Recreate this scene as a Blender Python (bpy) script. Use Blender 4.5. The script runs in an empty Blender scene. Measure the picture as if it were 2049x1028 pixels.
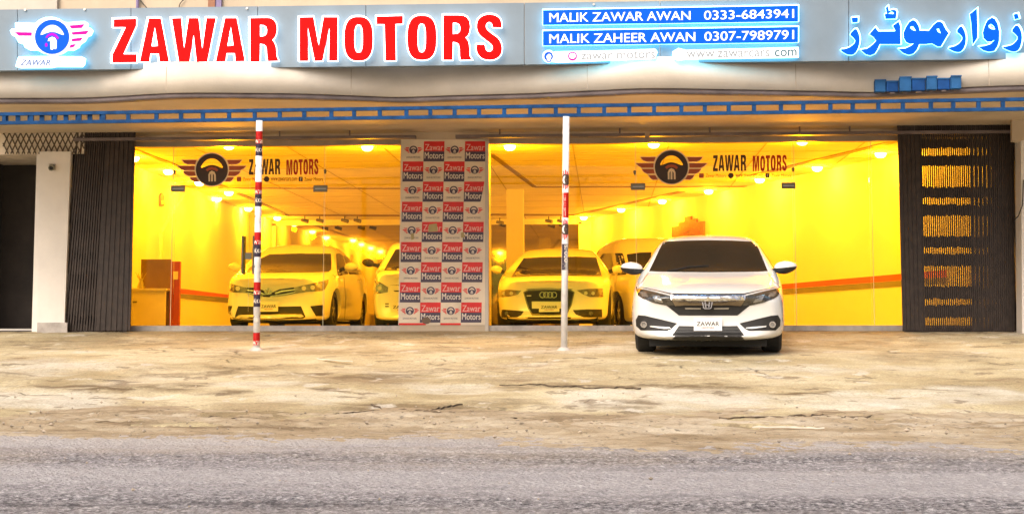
import bpy, bmesh, math, random
import numpy as np
from mathutils import Vector, Matrix
from mathutils.bvhtree import BVHTree
from mathutils.geometry import tessellate_polygon
random.seed(7); np.random.seed(7)
R = math.radians
scene = bpy.context.scene
COL = scene.collection

# ------------------------------------------------------------------ camera
IW, IH, FPX = 2049.0, 1028.0, 2950.0
HORIZON, PITCH, YAW = 672.0, R(5.0), R(3.6)
CAM = Vector((0.0, -22.3, -0.113))
CROT = Matrix.Rotation(YAW, 3, 'Z') @ Matrix.Rotation(math.pi / 2 + PITCH, 3, 'X')
SHY = (HORIZON - IH / 2 - FPX * math.tan(PITCH)) / IW
cam_data = bpy.data.cameras.new('camera')
cam_data.sensor_width = 36.0
cam_data.lens = FPX / IW * 36.0
cam_data.shift_y = SHY
cam_data.clip_start, cam_data.clip_end = 0.1, 2000.0
cam = bpy.data.objects.new('camera', cam_data)
cam.matrix_world = Matrix.Translation(CAM) @ CROT.to_4x4()
COL.objects.link(cam)
scene.camera = cam

# ------------------------------------------------------------------ sky, sun, exposure
SUN_EL, SUN_AZ = R(44), R(205)          # soft low light from behind the camera
world = bpy.data.worlds.new('World'); scene.world = world; world.use_nodes = True
wn = world.node_tree; wn.nodes.clear()
wo = wn.nodes.new('ShaderNodeOutputWorld'); wb = wn.nodes.new('ShaderNodeBackground')
sk = wn.nodes.new('ShaderNodeTexSky'); sk.sky_type = 'NISHITA'; sk.sun_disc = False
sk.sun_elevation = SUN_EL; sk.sun_rotation = SUN_AZ
sk.air_density = 0.7; sk.dust_density = 8.0; sk.ozone_density = 0.6
wb.inputs['Strength'].default_value = 0.12
wn.links.new(sk.outputs[0], wb.inputs['Color']); wn.links.new(wb.outputs[0], wo.inputs['Surface'])
sd = bpy.data.lights.new('sun', 'SUN'); sd.energy = 1.3; sd.angle = R(50); sd.color = (1.0, 0.93, 0.84)
sun = bpy.data.objects.new('sun', sd); COL.objects.link(sun)
sdir = Vector((math.sin(SUN_AZ) * math.cos(SUN_EL), math.cos(SUN_AZ) * math.cos(SUN_EL), math.sin(SUN_EL)))
sun.rotation_euler = (-sdir).to_track_quat('-Z', 'Y').to_euler(); sun.location = (-10, -40, 40)
scene.view_settings.view_transform = 'Standard'
scene.view_settings.look = 'None'
scene.view_settings.gamma = 1.0
scene.view_settings.use_curve_mapping = False
scene.view_settings.exposure = 0.8
scene.render.engine = 'CYCLES'
scene.cycles.use_denoising = True
scene.cycles.max_bounces = 7
scene.cycles.diffuse_bounces = 4
scene.cycles.glossy_bounces = 4
scene.cycles.transparent_max_bounces = 16
scene.cycles.sample_clamp_indirect = 6.0

# ------------------------------------------------------------------ pixel -> place
def ray(u, v):
    d = Vector(((u - IW / 2) / FPX, (IH / 2 - v) / FPX + SHY * IW / FPX, -1.0))
    return (CROT @ d).normalized()
def P(u, v, Y):
    d = ray(u, v); return CAM + d * ((Y - CAM.y) / d.y)
def G(u, v, z):
    d = ray(u, v); return CAM + d * ((z - CAM.z) / d.z)
def onplane(u, v, p0, n):
    d = ray(u, v); return CAM + d * ((p0 - CAM).dot(n) / d.dot(n))
def Zs(pts, ox, oy, s):
    return [(ox + x / s, oy + y / s) for x, y in pts]
def pix(p):
    q = CROT.transposed() @ (Vector(p) - CAM)
    return (IW / 2 + FPX * q.x / -q.z, IH / 2 - FPX * q.y / -q.z + SHY * IW)

# ------------------------------------------------------------------ materials
MATS = {}
def mat(name, col, rough=0.6, metal=0.0, var=0.12, scale=3.0, bump=0.0, bscale=60.0, coat=0.0, emit=None, estr=0.0, col2=None, stretch=None, spec=None):
    if name in MATS: return MATS[name]
    m = bpy.data.materials.new(name); m.use_nodes = True
    nt = m.node_tree; b = nt.nodes['Principled BSDF']
    b.inputs['Roughness'].default_value = rough; b.inputs['Metallic'].default_value = metal
    if coat: b.inputs['Coat Weight'].default_value = coat; b.inputs['Coat Roughness'].default_value = 0.05
    if spec is not None: b.inputs['Specular IOR Level'].default_value = spec
    tc = nt.nodes.new('ShaderNodeTexCoord'); src = tc.outputs['Object']
    if stretch:
        mp = nt.nodes.new('ShaderNodeMapping'); mp.inputs['Scale'].default_value = stretch
        nt.links.new(src, mp.inputs['Vector']); src = mp.outputs[0]
    c = list(col) + [1.0]
    if var > 0:
        nz = nt.nodes.new('ShaderNodeTexNoise'); nz.inputs['Scale'].default_value = scale
        nz.inputs['Detail'].default_value = 8.0; nz.inputs['Roughness'].default_value = 0.62
        nt.links.new(src, nz.inputs['Vector'])
        rp = nt.nodes.new('ShaderNodeValToRGB')
        a = col2 if col2 else tuple(x * (1 - var) for x in col)
        bb = col if col2 else tuple(min(1.0, x * (1 + var)) for x in col)
        rp.color_ramp.elements[0].position = 0.33; rp.color_ramp.elements[1].position = 0.68
        rp.color_ramp.elements[0].color = (*a, 1); rp.color_ramp.elements[1].color = (*bb, 1)
        nt.links.new(nz.outputs['Fac'], rp.inputs['Fac']); nt.links.new(rp.outputs[0], b.inputs['Base Color'])
        mr = nt.nodes.new('ShaderNodeMapRange'); mr.inputs['To Min'].default_value = max(0.02, rough * 0.85); mr.inputs['To Max'].default_value = min(1, rough * 1.15)
        nt.links.new(nz.outputs['Fac'], mr.inputs['Value']); nt.links.new(mr.outputs[0], b.inputs['Roughness'])
    else:
        b.inputs['Base Color'].default_value = c
    if bump > 0:
        n2 = nt.nodes.new('ShaderNodeTexNoise'); n2.inputs['Scale'].default_value = bscale; n2.inputs['Detail'].default_value = 5
        nt.links.new(src, n2.inputs['Vector'])
        bp = nt.nodes.new('ShaderNodeBump'); bp.inputs['Strength'].default_value = bump; bp.inputs['Distance'].default_value = 0.01
        nt.links.new(n2.outputs['Fac'], bp.inputs['Height']); nt.links.new(bp.outputs[0], b.inputs['Normal'])
    if emit:
        b.inputs['Emission Color'].default_value = (*emit, 1); b.inputs['Emission Strength'].default_value = estr
    MATS[name] = m; return m

def glassmat(name, tint=(1, 1, 1), refl=1.0, base=0.02):
    m = bpy.data.materials.new(name); m.use_nodes = True; nt = m.node_tree; nt.nodes.clear()
    o = nt.nodes.new('ShaderNodeOutputMaterial'); mx = nt.nodes.new('ShaderNodeMixShader')
    t = nt.nodes.new('ShaderNodeBsdfTransparent'); t.inputs[0].default_value = (*tint, 1)
    g = nt.nodes.new('ShaderNodeBsdfGlossy'); g.inputs['Roughness'].default_value = 0.01
    f = nt.nodes.new('ShaderNodeFresnel'); f.inputs[0].default_value = 1.3
    nz = nt.nodes.new('ShaderNodeTexNoise'); nz.inputs['Scale'].default_value = 1.2
    tc = nt.nodes.new('ShaderNodeTexCoord'); nt.links.new(tc.outputs['Object'], nz.inputs['Vector'])
    ml = nt.nodes.new('ShaderNodeMath'); ml.operation = 'MULTIPLY'; ml.inputs[1].default_value = refl
    nt.links.new(f.outputs[0], ml.inputs[0]); nt.links.new(ml.outputs[0], mx.inputs[0])
    bp = nt.nodes.new('ShaderNodeBump'); bp.inputs['Strength'].default_value = 0.02
    nt.links.new(nz.outputs[0], bp.inputs['Height']); nt.links.new(bp.outputs[0], g.inputs['Normal'])
    nt.links.new(t.outputs[0], mx.inputs[1]); nt.links.new(g.outputs[0], mx.inputs[2]); nt.links.new(mx.outputs[0], o.inputs[0])
    MATS[name] = m; return m

def M(n): return MATS[n]
# setting
mat('plaster_white', (0.53, 0.48, 0.41), 0.85, var=0.10, scale=1.6, bump=0.15, bscale=40)
mat('plaster_beige', (0.50, 0.41, 0.30), 0.85, var=0.16, scale=1.1, bump=0.25, bscale=30, stretch=(1, 1, 0.35))
mat('interior_white', (0.80, 0.78, 0.74), 0.75, var=0.03, scale=1.0)
mat('ceiling_paint', (0.76, 0.70, 0.62), 0.8, var=0.10, scale=1.5, bump=0.1, stretch=(1.0, 4.0, 1))
mat('ceiling_seam', (0.45, 0.38, 0.30), 0.8)
mat('groove_shade', (0.22, 0.15, 0.08), 0.7)
mat('drip_dark', (0.16, 0.13, 0.13), 0.7, var=0.3)
mat('stripe_red', (0.65, 0.10, 0.05), 0.6, var=0.08)
mat('stripe_grey', (0.20, 0.19, 0.15), 0.6, var=0.08)
mat('floor_tile', (0.55, 0.52, 0.47), 0.18, var=0.06)
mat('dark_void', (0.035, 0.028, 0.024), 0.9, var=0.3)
mat('gate_black', (0.030, 0.019, 0.012), 0.5, metal=0.3, var=0.35, scale=9)
mat('gate_bar', (0.040, 0.028, 0.022), 0.45, metal=0.3, var=0.35, scale=9)
mat('mesh_cream', (0.78, 0.68, 0.54), 0.7)
mat('mesh_back', (0.50, 0.42, 0.32), 0.8, var=0.2)
mat('truss_blue', (0.008, 0.048, 0.145), 0.7, spec=0.12, var=0.35, scale=8, bump=0.1)
mat('box_blue', (0.02, 0.085, 0.21), 0.7, spec=0.12, var=0.25, scale=6)
mat('box_blue_dark', (0.01, 0.055, 0.19), 0.7, spec=0.12, var=0.25, scale=6)
mat('steel', (0.45, 0.43, 0.40), 0.35, metal=0.9, var=0.15)
mat('steel_dark', (0.20, 0.19, 0.14), 0.4, metal=0.7, var=0.2)
mat('header_brown', (0.34, 0.27, 0.20), 0.6, var=0.15, scale=4)
mat('sill_stone', (0.42, 0.38, 0.34), 0.5, var=0.25, scale=6)
mat('pole_white', (0.68, 0.67, 0.66), 0.4, var=0.14, scale=7)
mat('print_red', (0.66, 0.012, 0.010), 0.45, var=0.10, scale=6)
mat('print_navy', (0.055, 0.04, 0.075), 0.45, var=0.15, scale=6)
mat('print_white', (0.74, 0.66, 0.55), 0.5, var=0.06, scale=5)
mat('print_pink', (0.75, 0.42, 0.36), 0.5, var=0.05)
mat('vinyl_white', (0.70, 0.60, 0.46), 0.5, var=0.10, scale=3, bump=0.15, bscale=8)
mat('decal_dark', (0.050, 0.030, 0.022), 0.5, var=0.1)
mat('decal_red', (0.42, 0.015, 0.01), 0.5, var=0.1)
mat('decal_orange', (0.42, 0.09, 0.03), 0.5, var=0.1)
mat('decal_pale', (0.80, 0.66, 0.42), 0.5, var=0.05)
mat('tape_tan', (0.40, 0.32, 0.14), 0.6, var=0.15)
mat('board_grey', (0.15, 0.195, 0.235), 0.42, metal=0.1, var=0.08, scale=2.2)
mat('sign_red', (0.80, 0.0, 0.0), 0.4, var=0.0, emit=(1.0, 0.0, 0.0), estr=0.42, spec=0.08)
mat('sign_red_dim', (0.62, 0.0, 0.0), 0.4, var=0.25, scale=9, emit=(1.0, 0.0, 0.0), estr=0.24, spec=0.08)
mat('sign_blue', (0.0, 0.06, 0.8), 0.4, var=0.0, emit=(0.0, 0.075, 1.0), estr=0.42, spec=0.08)
mat('sign_magenta', (0.7, 0.0, 0.2), 0.4, var=0.0, emit=(0.9, 0.0, 0.22), estr=0.40, spec=0.08)
mat('sign_purple', (0.3, 0.0, 0.6), 0.4, var=0.0, emit=(0.4, 0.0, 0.9), estr=0.31, spec=0.08)
mat('sign_white', (0.8, 0.8, 0.8), 0.4, var=0.0, emit=(1.0, 1.0, 1.0), estr=0.42, spec=0.08)
mat('glow_white', (0.8, 0.8, 0.8), 0.4, var=0.0, emit=(0.74, 0.91, 1.0), estr=2.6)
mat('glow_cyan', (0.8, 0.8, 0.8), 0.4, var=0.0, emit=(0.16, 0.70, 1.0), estr=3.4)
mat('text_teal', (0.02, 0.10, 0.14), 0.5, var=0.1)
mat('text_grey', (0.22, 0.25, 0.28), 0.5, var=0.1)
mat('text_blue', (0.03, 0.10, 0.30), 0.5, var=0.1)
mat('lamp_face', (0.9, 0.9, 0.9), 0.4, var=0.0, emit=(1.0, 0.88, 0.66), estr=13.0)
mat('lamp_trim', (0.75, 0.72, 0.66), 0.4, var=0.05)
mat('black_plastic', (0.012, 0.011, 0.010), 0.4, var=0.2)
mat('desk_cream', (0.70, 0.62, 0.48), 0.5, var=0.06)
mat('desk_brown', (0.16, 0.10, 0.06), 0.5, var=0.15)
mat('desk_red', (0.34, 0.045, 0.02), 0.45, var=0.10)
mat('poster_brown', (0.28, 0.12, 0.05), 0.6, var=0.35, scale=14)
mat('pillar_white', (0.74, 0.70, 0.64), 0.8, var=0.08, scale=1.5, bump=0.1, bscale=40)
mat('grille_bar', (0.30, 0.25, 0.20), 0.22, metal=0.9, var=0.1)
# cars
mat('paint_white', (0.62, 0.62, 0.60), 0.25, var=0.02, scale=2, coat=1.0)
mat('paint_white_lit', (0.80, 0.79, 0.76), 0.25, var=0.02, scale=2, coat=1.0)  # same white paint made lighter, so the indoor cars look more brightly lit
mat('car_glass', (0.010, 0.009, 0.007), 0.05, var=0.0, spec=0.5)
mat('car_black', (0.008, 0.008, 0.008), 0.5, var=0.15)
mat('grille_black', (0.010, 0.009, 0.008), 0.6, var=0.25, scale=30, bump=0.2, bscale=120)
mat('chrome', (0.80, 0.79, 0.77), 0.12, metal=1.0, var=0.03)
mat('lamp_clear', (0.30, 0.29, 0.27), 0.08, metal=0.6, var=0.5, scale=22, coat=1.0)
mat('lamp_smoke', (0.07, 0.065, 0.055), 0.06, metal=0.4, var=0.6, scale=16, coat=1.0)
mat('lamp_bright', (0.72, 0.72, 0.70), 0.1, metal=0.3, var=0.1, coat=1.0)
mat('tyre', (0.016, 0.016, 0.016), 0.8, var=0.2, scale=20, bump=0.3, bscale=80)
mat('rim', (0.42, 0.41, 0.40), 0.25, metal=0.9, var=0.08)
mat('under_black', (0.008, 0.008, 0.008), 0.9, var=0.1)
mat('plate_white', (0.75, 0.74, 0.72), 0.5, var=0.04)
glassmat('shop_glass', (0.98, 0.96, 0.60), refl=1.0)  # clear glass given a warm tint so the cars inside look lit yellower

def mirrormat():
    m = bpy.data.materials.new('tinted_mirror'); m.use_nodes = True; b = m.node_tree.nodes['Principled BSDF']
    b.inputs['Metallic'].default_value = 1.0; b.inputs['Roughness'].default_value = 0.04
    b.inputs['Base Color'].default_value = (0.42, 0.37, 0.26, 1)
    nt = m.node_tree; nz = nt.nodes.new('ShaderNodeTexNoise'); nz.inputs['Scale'].default_value = 0.6
    bp = nt.nodes.new('ShaderNodeBump'); bp.inputs['Strength'].default_value = 0.03
    nt.links.new(nz.outputs[0], bp.inputs['Height']); nt.links.new(bp.outputs[0], b.inputs['Normal'])
    MATS['tinted_mirror'] = m
mirrormat()

# ------------------------------------------------------------------ object helpers
def tag(o, label=None, cat=None, group=None, kind=None):
    if label: o['label'] = label
    if cat: o['category'] = cat
    if group: o['group'] = group
    if kind: o['kind'] = kind
    return o
def thing(name, label, cat, loc=(0, 0, 0), group=None, rot=None):
    e = bpy.data.objects.new(name, None); e.empty_display_size = 0.2
    COL.objects.link(e)
    mw = Matrix.Translation(Vector(loc)) @ (rot.to_4x4() if rot is not None else Matrix.Identity(4))
    e.matrix_basis = mw
    e['_'] = 0; del e['_']
    WM[e.name] = mw
    return tag(e, label, cat, group)
WM = {}
def attach(o, parent):
    if parent is None: return
    o.parent = parent
    o.matrix_parent_inverse = WM.get(parent.name, Matrix.Identity(4)).inverted() if parent.name in WM else Matrix.Identity(4)
    # a part's own sub-parts share the part's (identity) frame
def link(name, me, mats, parent=None):
    o = bpy.data.objects.new(name, me)
    if mats is not None:
        for m in (mats if isinstance(mats, (list, tuple)) else [mats]):
            me.materials.append(M(m) if isinstance(m, str) else m)
    COL.objects.link(o); attach(o, parent)
    return o
class MB:
    def __init__(s): s.v = []; s.f = []; s.m = []
    def add(s, vs, fs, mi=0):
        k = len(s.v); s.v += [tuple(x) for x in vs]; s.f += [tuple(i + k for i in f) for f in fs]; s.m += [mi] * len(fs)
        return s
    def box(s, a, b, mi=0):
        x0, y0, z0 = (min(a[i], b[i]) for i in range(3)); x1, y1, z1 = (max(a[i], b[i]) for i in range(3))
        v = [(x0, y0, z0), (x1, y0, z0), (x1, y1, z0), (x0, y1, z0), (x0, y0, z1), (x1, y0, z1), (x1, y1, z1), (x0, y1, z1)]
        return s.add(v, [(0, 3, 2, 1), (4, 5, 6, 7), (0, 1, 5, 4), (1, 2, 6, 5), (2, 3, 7, 6), (3, 0, 4, 7)], mi)
    def bar(s, a, b, w, h, up=(0, 0, 1), mi=0):
        a = Vector(a); b = Vector(b); d = (b - a).normalized(); up = Vector(up)
        x = d.cross(up)
        if x.length < 1e-4: x = d.cross(Vector((0, 1, 0)))
        x.normalize(); y = x.cross(d)
        v = [p + x * sx * w / 2 + y * sy * h / 2 for p in (a, b) for sx, sy in ((-1, -1), (1, -1), (1, 1), (-1, 1))]
        return s.add(v, [(3, 2, 1, 0), (4, 5, 6, 7), (0, 1, 5, 4), (1, 2, 6, 5), (2, 3, 7, 6), (3, 0, 4, 7)], mi)
    def tube(s, a, b, r0, r1=None, n=16, mi=0, cap=True):
        r1 = r0 if r1 is None else r1
        a = Vector(a); b = Vector(b); d = (b - a).normalized(); x = d.orthogonal().normalized(); y = d.cross(x)
        v = []
        for p, r in ((a, r0), (b, r1)):
            for i in range(n):
                t = 2 * math.pi * i / n; v.append(p + x * math.cos(t) * r + y * math.sin(t) * r)
        f = [(i, (i + 1) % n, n + (i + 1) % n, n + i) for i in range(n)]
        if cap: f += [tuple(range(n - 1, -1, -1)), tuple(range(n, 2 * n))]
        return s.add(v, f, mi)
    def path(s, pts, r, n=8, mi=0):
        for a, b in zip(pts[:-1], pts[1:]): s.tube(a, b, r, n=n, mi=mi)
        return s
    def mesh(s, name):
        me = bpy.data.meshes.new(name); me.from_pydata(s.v, [], s.f); me.update()
        if any(s.m): me.polygons.foreach_set('material_index', s.m)
        return me
    def build(s, name, mats, parent=None, smooth=False):
        me = s.mesh(name)
        if smooth: me.polygons.foreach_set('use_smooth', [True] * len(me.polygons))
        return link(name, me, mats, parent)

# ---- flat outlines: loops[0] outer, the rest holes; all 2-D
def area2(l): return sum(l[i][0] * l[(i + 1) % len(l)][1] - l[(i + 1) % len(l)][0] * l[i][1] for i in range(len(l))) / 2
def orient(loops):
    return [(list(l) if (area2(l) > 0) == (i == 0) else list(reversed(l))) for i, l in enumerate(loops)]
def grow(loops, d):
    out = []
    for l in orient(loops):
        n = len(l); r = []
        for i in range(n):
            p0, p1, p2 = Vector(l[i - 1]), Vector(l[i]), Vector(l[(i + 1) % n])
            e1 = (p1 - p0); e2 = (p2 - p1)
            if e1.length < 1e-9 or e2.length < 1e-9: r.append(tuple(p1)); continue
            e1.normalize(); e2.normalize()
            n1 = Vector((e1.y, -e1.x)); n2 = Vector((e2.y, -e2.x)); b = n1 + n2
            if b.length < 0.3: b = n1
            b.normalize(); k = d / max(0.55, b.dot(n1)); r.append(tuple(p1 + b * k))
        out.append(r)
    return out
def chaikin(l, it=1):
    for _ in range(it):
        r = []
        for i in range(len(l)):
            a, b = l[i], l[(i + 1) % len(l)]
            r += [(a[0] * .75 + b[0] * .25, a[1] * .75 + b[1] * .25), (a[0] * .25 + b[0] * .75, a[1] * .25 + b[1] * .75)]
        l = r
    return l
def ell(cx, cy, rx, ry, n=32, p=2.0):
    r = []
    for i in range(n):
        t = 2 * math.pi * i / n; c, s = math.cos(t), math.sin(t)
        r.append((cx + rx * math.copysign(abs(c) ** (2 / p), c), cy + ry * math.copysign(abs(s) ** (2 / p), s)))
    return r
def prism(mb, loops, f_front, f_back, mi=0):
    """loops: 2-D outlines; f_front/f_back map a 2-D point to 3-D"""
    pts = [p for l in loops for p in l]
    tris = tessellate_polygon([[Vector((p[0], p[1], 0)) for p in l] for l in loops])
    n = len(pts)
    v = [f_front(*p) for p in pts] + [f_back(*p) for p in pts]
    f = []
    for t in tris:
        a, b, c = (Vector(v[i]) for i in t)
        f.append(tuple(t)); f.append(tuple(i + n for i in reversed(t)))
    k = 0
    for l in loops:
        m = len(l)
        for i in range(m):
            j = (i + 1) % m; f.append((k + i, k + i + n, k + j + n, k + j))
        k += m
    return mb.add(v, f, mi)
def fixn(me):
    bm = bmesh.new(); bm.from_mesh(me); bmesh.ops.recalc_face_normals(bm, faces=bm.faces); bm.to_mesh(me); bm.free(); return me
def flat_px(mb, loops, Y, d=0.01, mi=0):
    """outline in photo pixels standing on the plane y = Y, d metres thick towards the street"""
    def A(u, v): return P(u, v, Y)
    def F(u, v): q = P(u, v, Y); return Vector((q.x, Y - d, q.z))
    return prism(mb, loops, F, A, mi)

# ---- lettering with the built-in font
_font_cache = {}
def text_geo(s, bold=0.0, spacing=1.0):
    key = (s, bold, spacing)
    if key in _font_cache: return _font_cache[key]
    cu = bpy.data.curves.new('t', 'FONT'); cu.body = s; cu.size = 1.0; cu.offset = bold; cu.space_character = spacing
    cu.resolution_u = 3; cu.fill_mode = 'BOTH'
    o = bpy.data.objects.new('t', cu); COL.objects.link(o)
    dg = bpy.context.evaluated_depsgraph_get(); dg.update()
    me = bpy.data.meshes.new_from_object(o.evaluated_get(dg), depsgraph=dg)
    bm = bmesh.new(); bm.from_mesh(me); bmesh.ops.remove_doubles(bm, verts=bm.verts, dist=1e-5)
    vs = [(v.co.x, v.co.y) for v in bm.verts]; bm.verts.index_update()
    fs = [tuple(v.index for v in f.verts) for f in bm.faces]
    bd = [tuple(v.index for v in e.verts) for e in bm.edges if e.is_boundary]
    bm.free(); bpy.data.meshes.remove(me); bpy.data.objects.remove(o); bpy.data.curves.remove(cu)
    xs = [p[0] for p in vs]; ys = [p[1] for p in vs]
    x0, x1, y0, y1 = min(xs), max(xs), min(ys), max(ys)
    vs = [((x - x0) / (x1 - x0), (y - y0) / (y1 - y0)) for x, y in vs]
    _font_cache[key] = (vs, fs, bd); return _font_cache[key]
def text_map(mb, s, f_front, f_back, bold=0.0, mi=0, spacing=1.0):
    """f maps unit-square (s right, t up) to 3-D"""
    vs, fs, bd = text_geo(s, 0.0, spacing); n = len(vs)
    if bold > 0:                       # heavier strokes: the same outline laid down side by side
        k = bold * .5 / max(1, len(s)) * 1.3
        for dx, dd in ((-k, .0), (k, .12)):
            q = lambda a, b: (a * (1 - 2 * k) + k + dx, b)
            vv = [f_front(*q(*p)).lerp(f_back(*q(*p)), dd) for p in vs] + [f_back(*q(*p)) for p in vs]
            mb.add(vv, [tuple(x) for x in fs] + [tuple(i + n for i in reversed(x)) for x in fs] + [(a, b, b + n, a + n) for a, b in bd], mi)
    v = [f_front(*p).lerp(f_back(*p), .06) if bold > 0 else f_front(*p) for p in vs] + [f_back(*p) for p in vs]
    f = [tuple(x) for x in fs] + [tuple(i + n for i in reversed(x)) for x in fs] + [(a, b, b + n, a + n) for a, b in bd]
    return mb.add(v, f, mi)
def quad_px(tl, tr, br, bl):
    def q(s, t):
        a = (bl[0] + (br[0] - bl[0]) * s, bl[1] + (br[1] - bl[1]) * s); b = (tl[0] + (tr[0] - tl[0]) * s, tl[1] + (tr[1] - tl[1]) * s)
        return (a[0] + (b[0] - a[0]) * t, a[1] + (b[1] - a[1]) * t)
    return q
def text_px(mb, s, tl, tr, br, bl, Y, d=0.006, bold=0.0, mi=0, spacing=1.0):
    q = quad_px(tl, tr, br, bl)
    def A(a, b): return P(*q(a, b), Y)
    def F(a, b): p = P(*q(a, b), Y); return Vector((p.x, Y - d, p.z))
    return text_map(mb, s, F, A, bold, mi, spacing)

# ---- the winged steering-wheel emblem, unit = wheel radius, y up
def _lg(pts): return [((x - 443) / 200.0, -(y - 267) / 200.0) for x, y in pts]
LOGO_RING = [ell(0, 0, 1, 1, 40), chaikin(_lg([(300, 248), (330, 185), (385, 138), (443, 124), (500, 138), (555, 185), (588, 248), (545, 240), (500, 218), (443, 207), (385, 218), (340, 240)]), 1)]
_wl = [[(70, 148), (252, 148), (232, 200), (140, 198), (100, 182)], [(15, 222), (228, 222), (226, 274), (90, 274), (50, 255)], [(85, 290), (228, 290), (240, 344), (150, 344), (112, 325)], [(168, 365), (248, 365), (278, 414), (220, 416), (190, 398)]]
LOGO_WINGS = [_lg(w) for w in _wl] + [_lg([(886 - x, y) for x, y in w]) for w in _wl]
LOGO_ARC = [_lg([(365, 268), (400, 240), (443, 230), (490, 240), (525, 268), (505, 292), (480, 275), (443, 268), (405, 275), (388, 292)])]
LOGO_M = [_lg([(400, 415), (400, 380), (398, 330), (415, 295), (443, 280), (475, 295), (492, 330), (494, 415), (472, 415), (470, 335), (455, 315), (455, 415), (433, 415), (433, 315), (420, 335), (420, 415)])]
# ------------------------------------------------------------------ ground
YF = -0.1                       # foot of the facade
EDGE_Y = G(1024, 866, -0.79).y  # where the forecourt meets the road
SL = 0.063
def zg(y):
    if y >= YF: return -0.037
    if y >= EDGE_Y: return -0.037 - SL * (YF - y)
    ze = -0.037 - SL * (YF - EDGE_Y)
    return ze - 0.05 * min(EDGE_Y - y, 8.0)
def vnoise(x, y, seed):
    """vectorised value noise"""
    rs = np.random.RandomState(seed); T = rs.rand(256, 256)
    xi = np.floor(x).astype(int); yi = np.floor(y).astype(int); fx = x - xi; fy = y - yi
    fx = fx * fx * (3 - 2 * fx); fy = fy * fy * (3 - 2 * fy)
    a = T[xi % 256, yi % 256]; b = T[(xi + 1) % 256, yi % 256]; c = T[xi % 256, (yi + 1) % 256]; d = T[(xi + 1) % 256, (yi + 1) % 256]
    return (a * (1 - fx) + b * fx) * (1 - fy) + (c * (1 - fx) + d * fx) * fy
def sheet(name, x0, x1, ys, nx, m, zfun):
    xs = np.linspace(x0, x1, nx); X, Y = np.meshgrid(xs, ys); Zv = zfun(X, Y)
    ny = len(ys); v = np.stack([X, Y, Zv], -1).reshape(-1, 3)
    i = np.arange((ny - 1) * (nx - 1)); r = i // (nx - 1); c = i % (nx - 1); k = r * nx + c
    f = np.stack([k, k + 1, k + nx + 1, k + nx], -1)
    me = bpy.data.meshes.new(name); me.vertices.add(len(v)); me.vertices.foreach_set('co', v.astype(np.float32).ravel())
    me.loops.add(f.size); me.loops.foreach_set('vertex_index', f.astype(np.int32).ravel())
    me.polygons.add(len(f)); me.polygons.foreach_set('loop_start', np.arange(0, f.size, 4, dtype=np.int32))
    me.update(calc_edges=True); me.polygons.foreach_set('use_smooth', [True] * len(f))
    return tag(link(name, me, m), kind='structure')
zgv = np.vectorize(zg)

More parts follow.
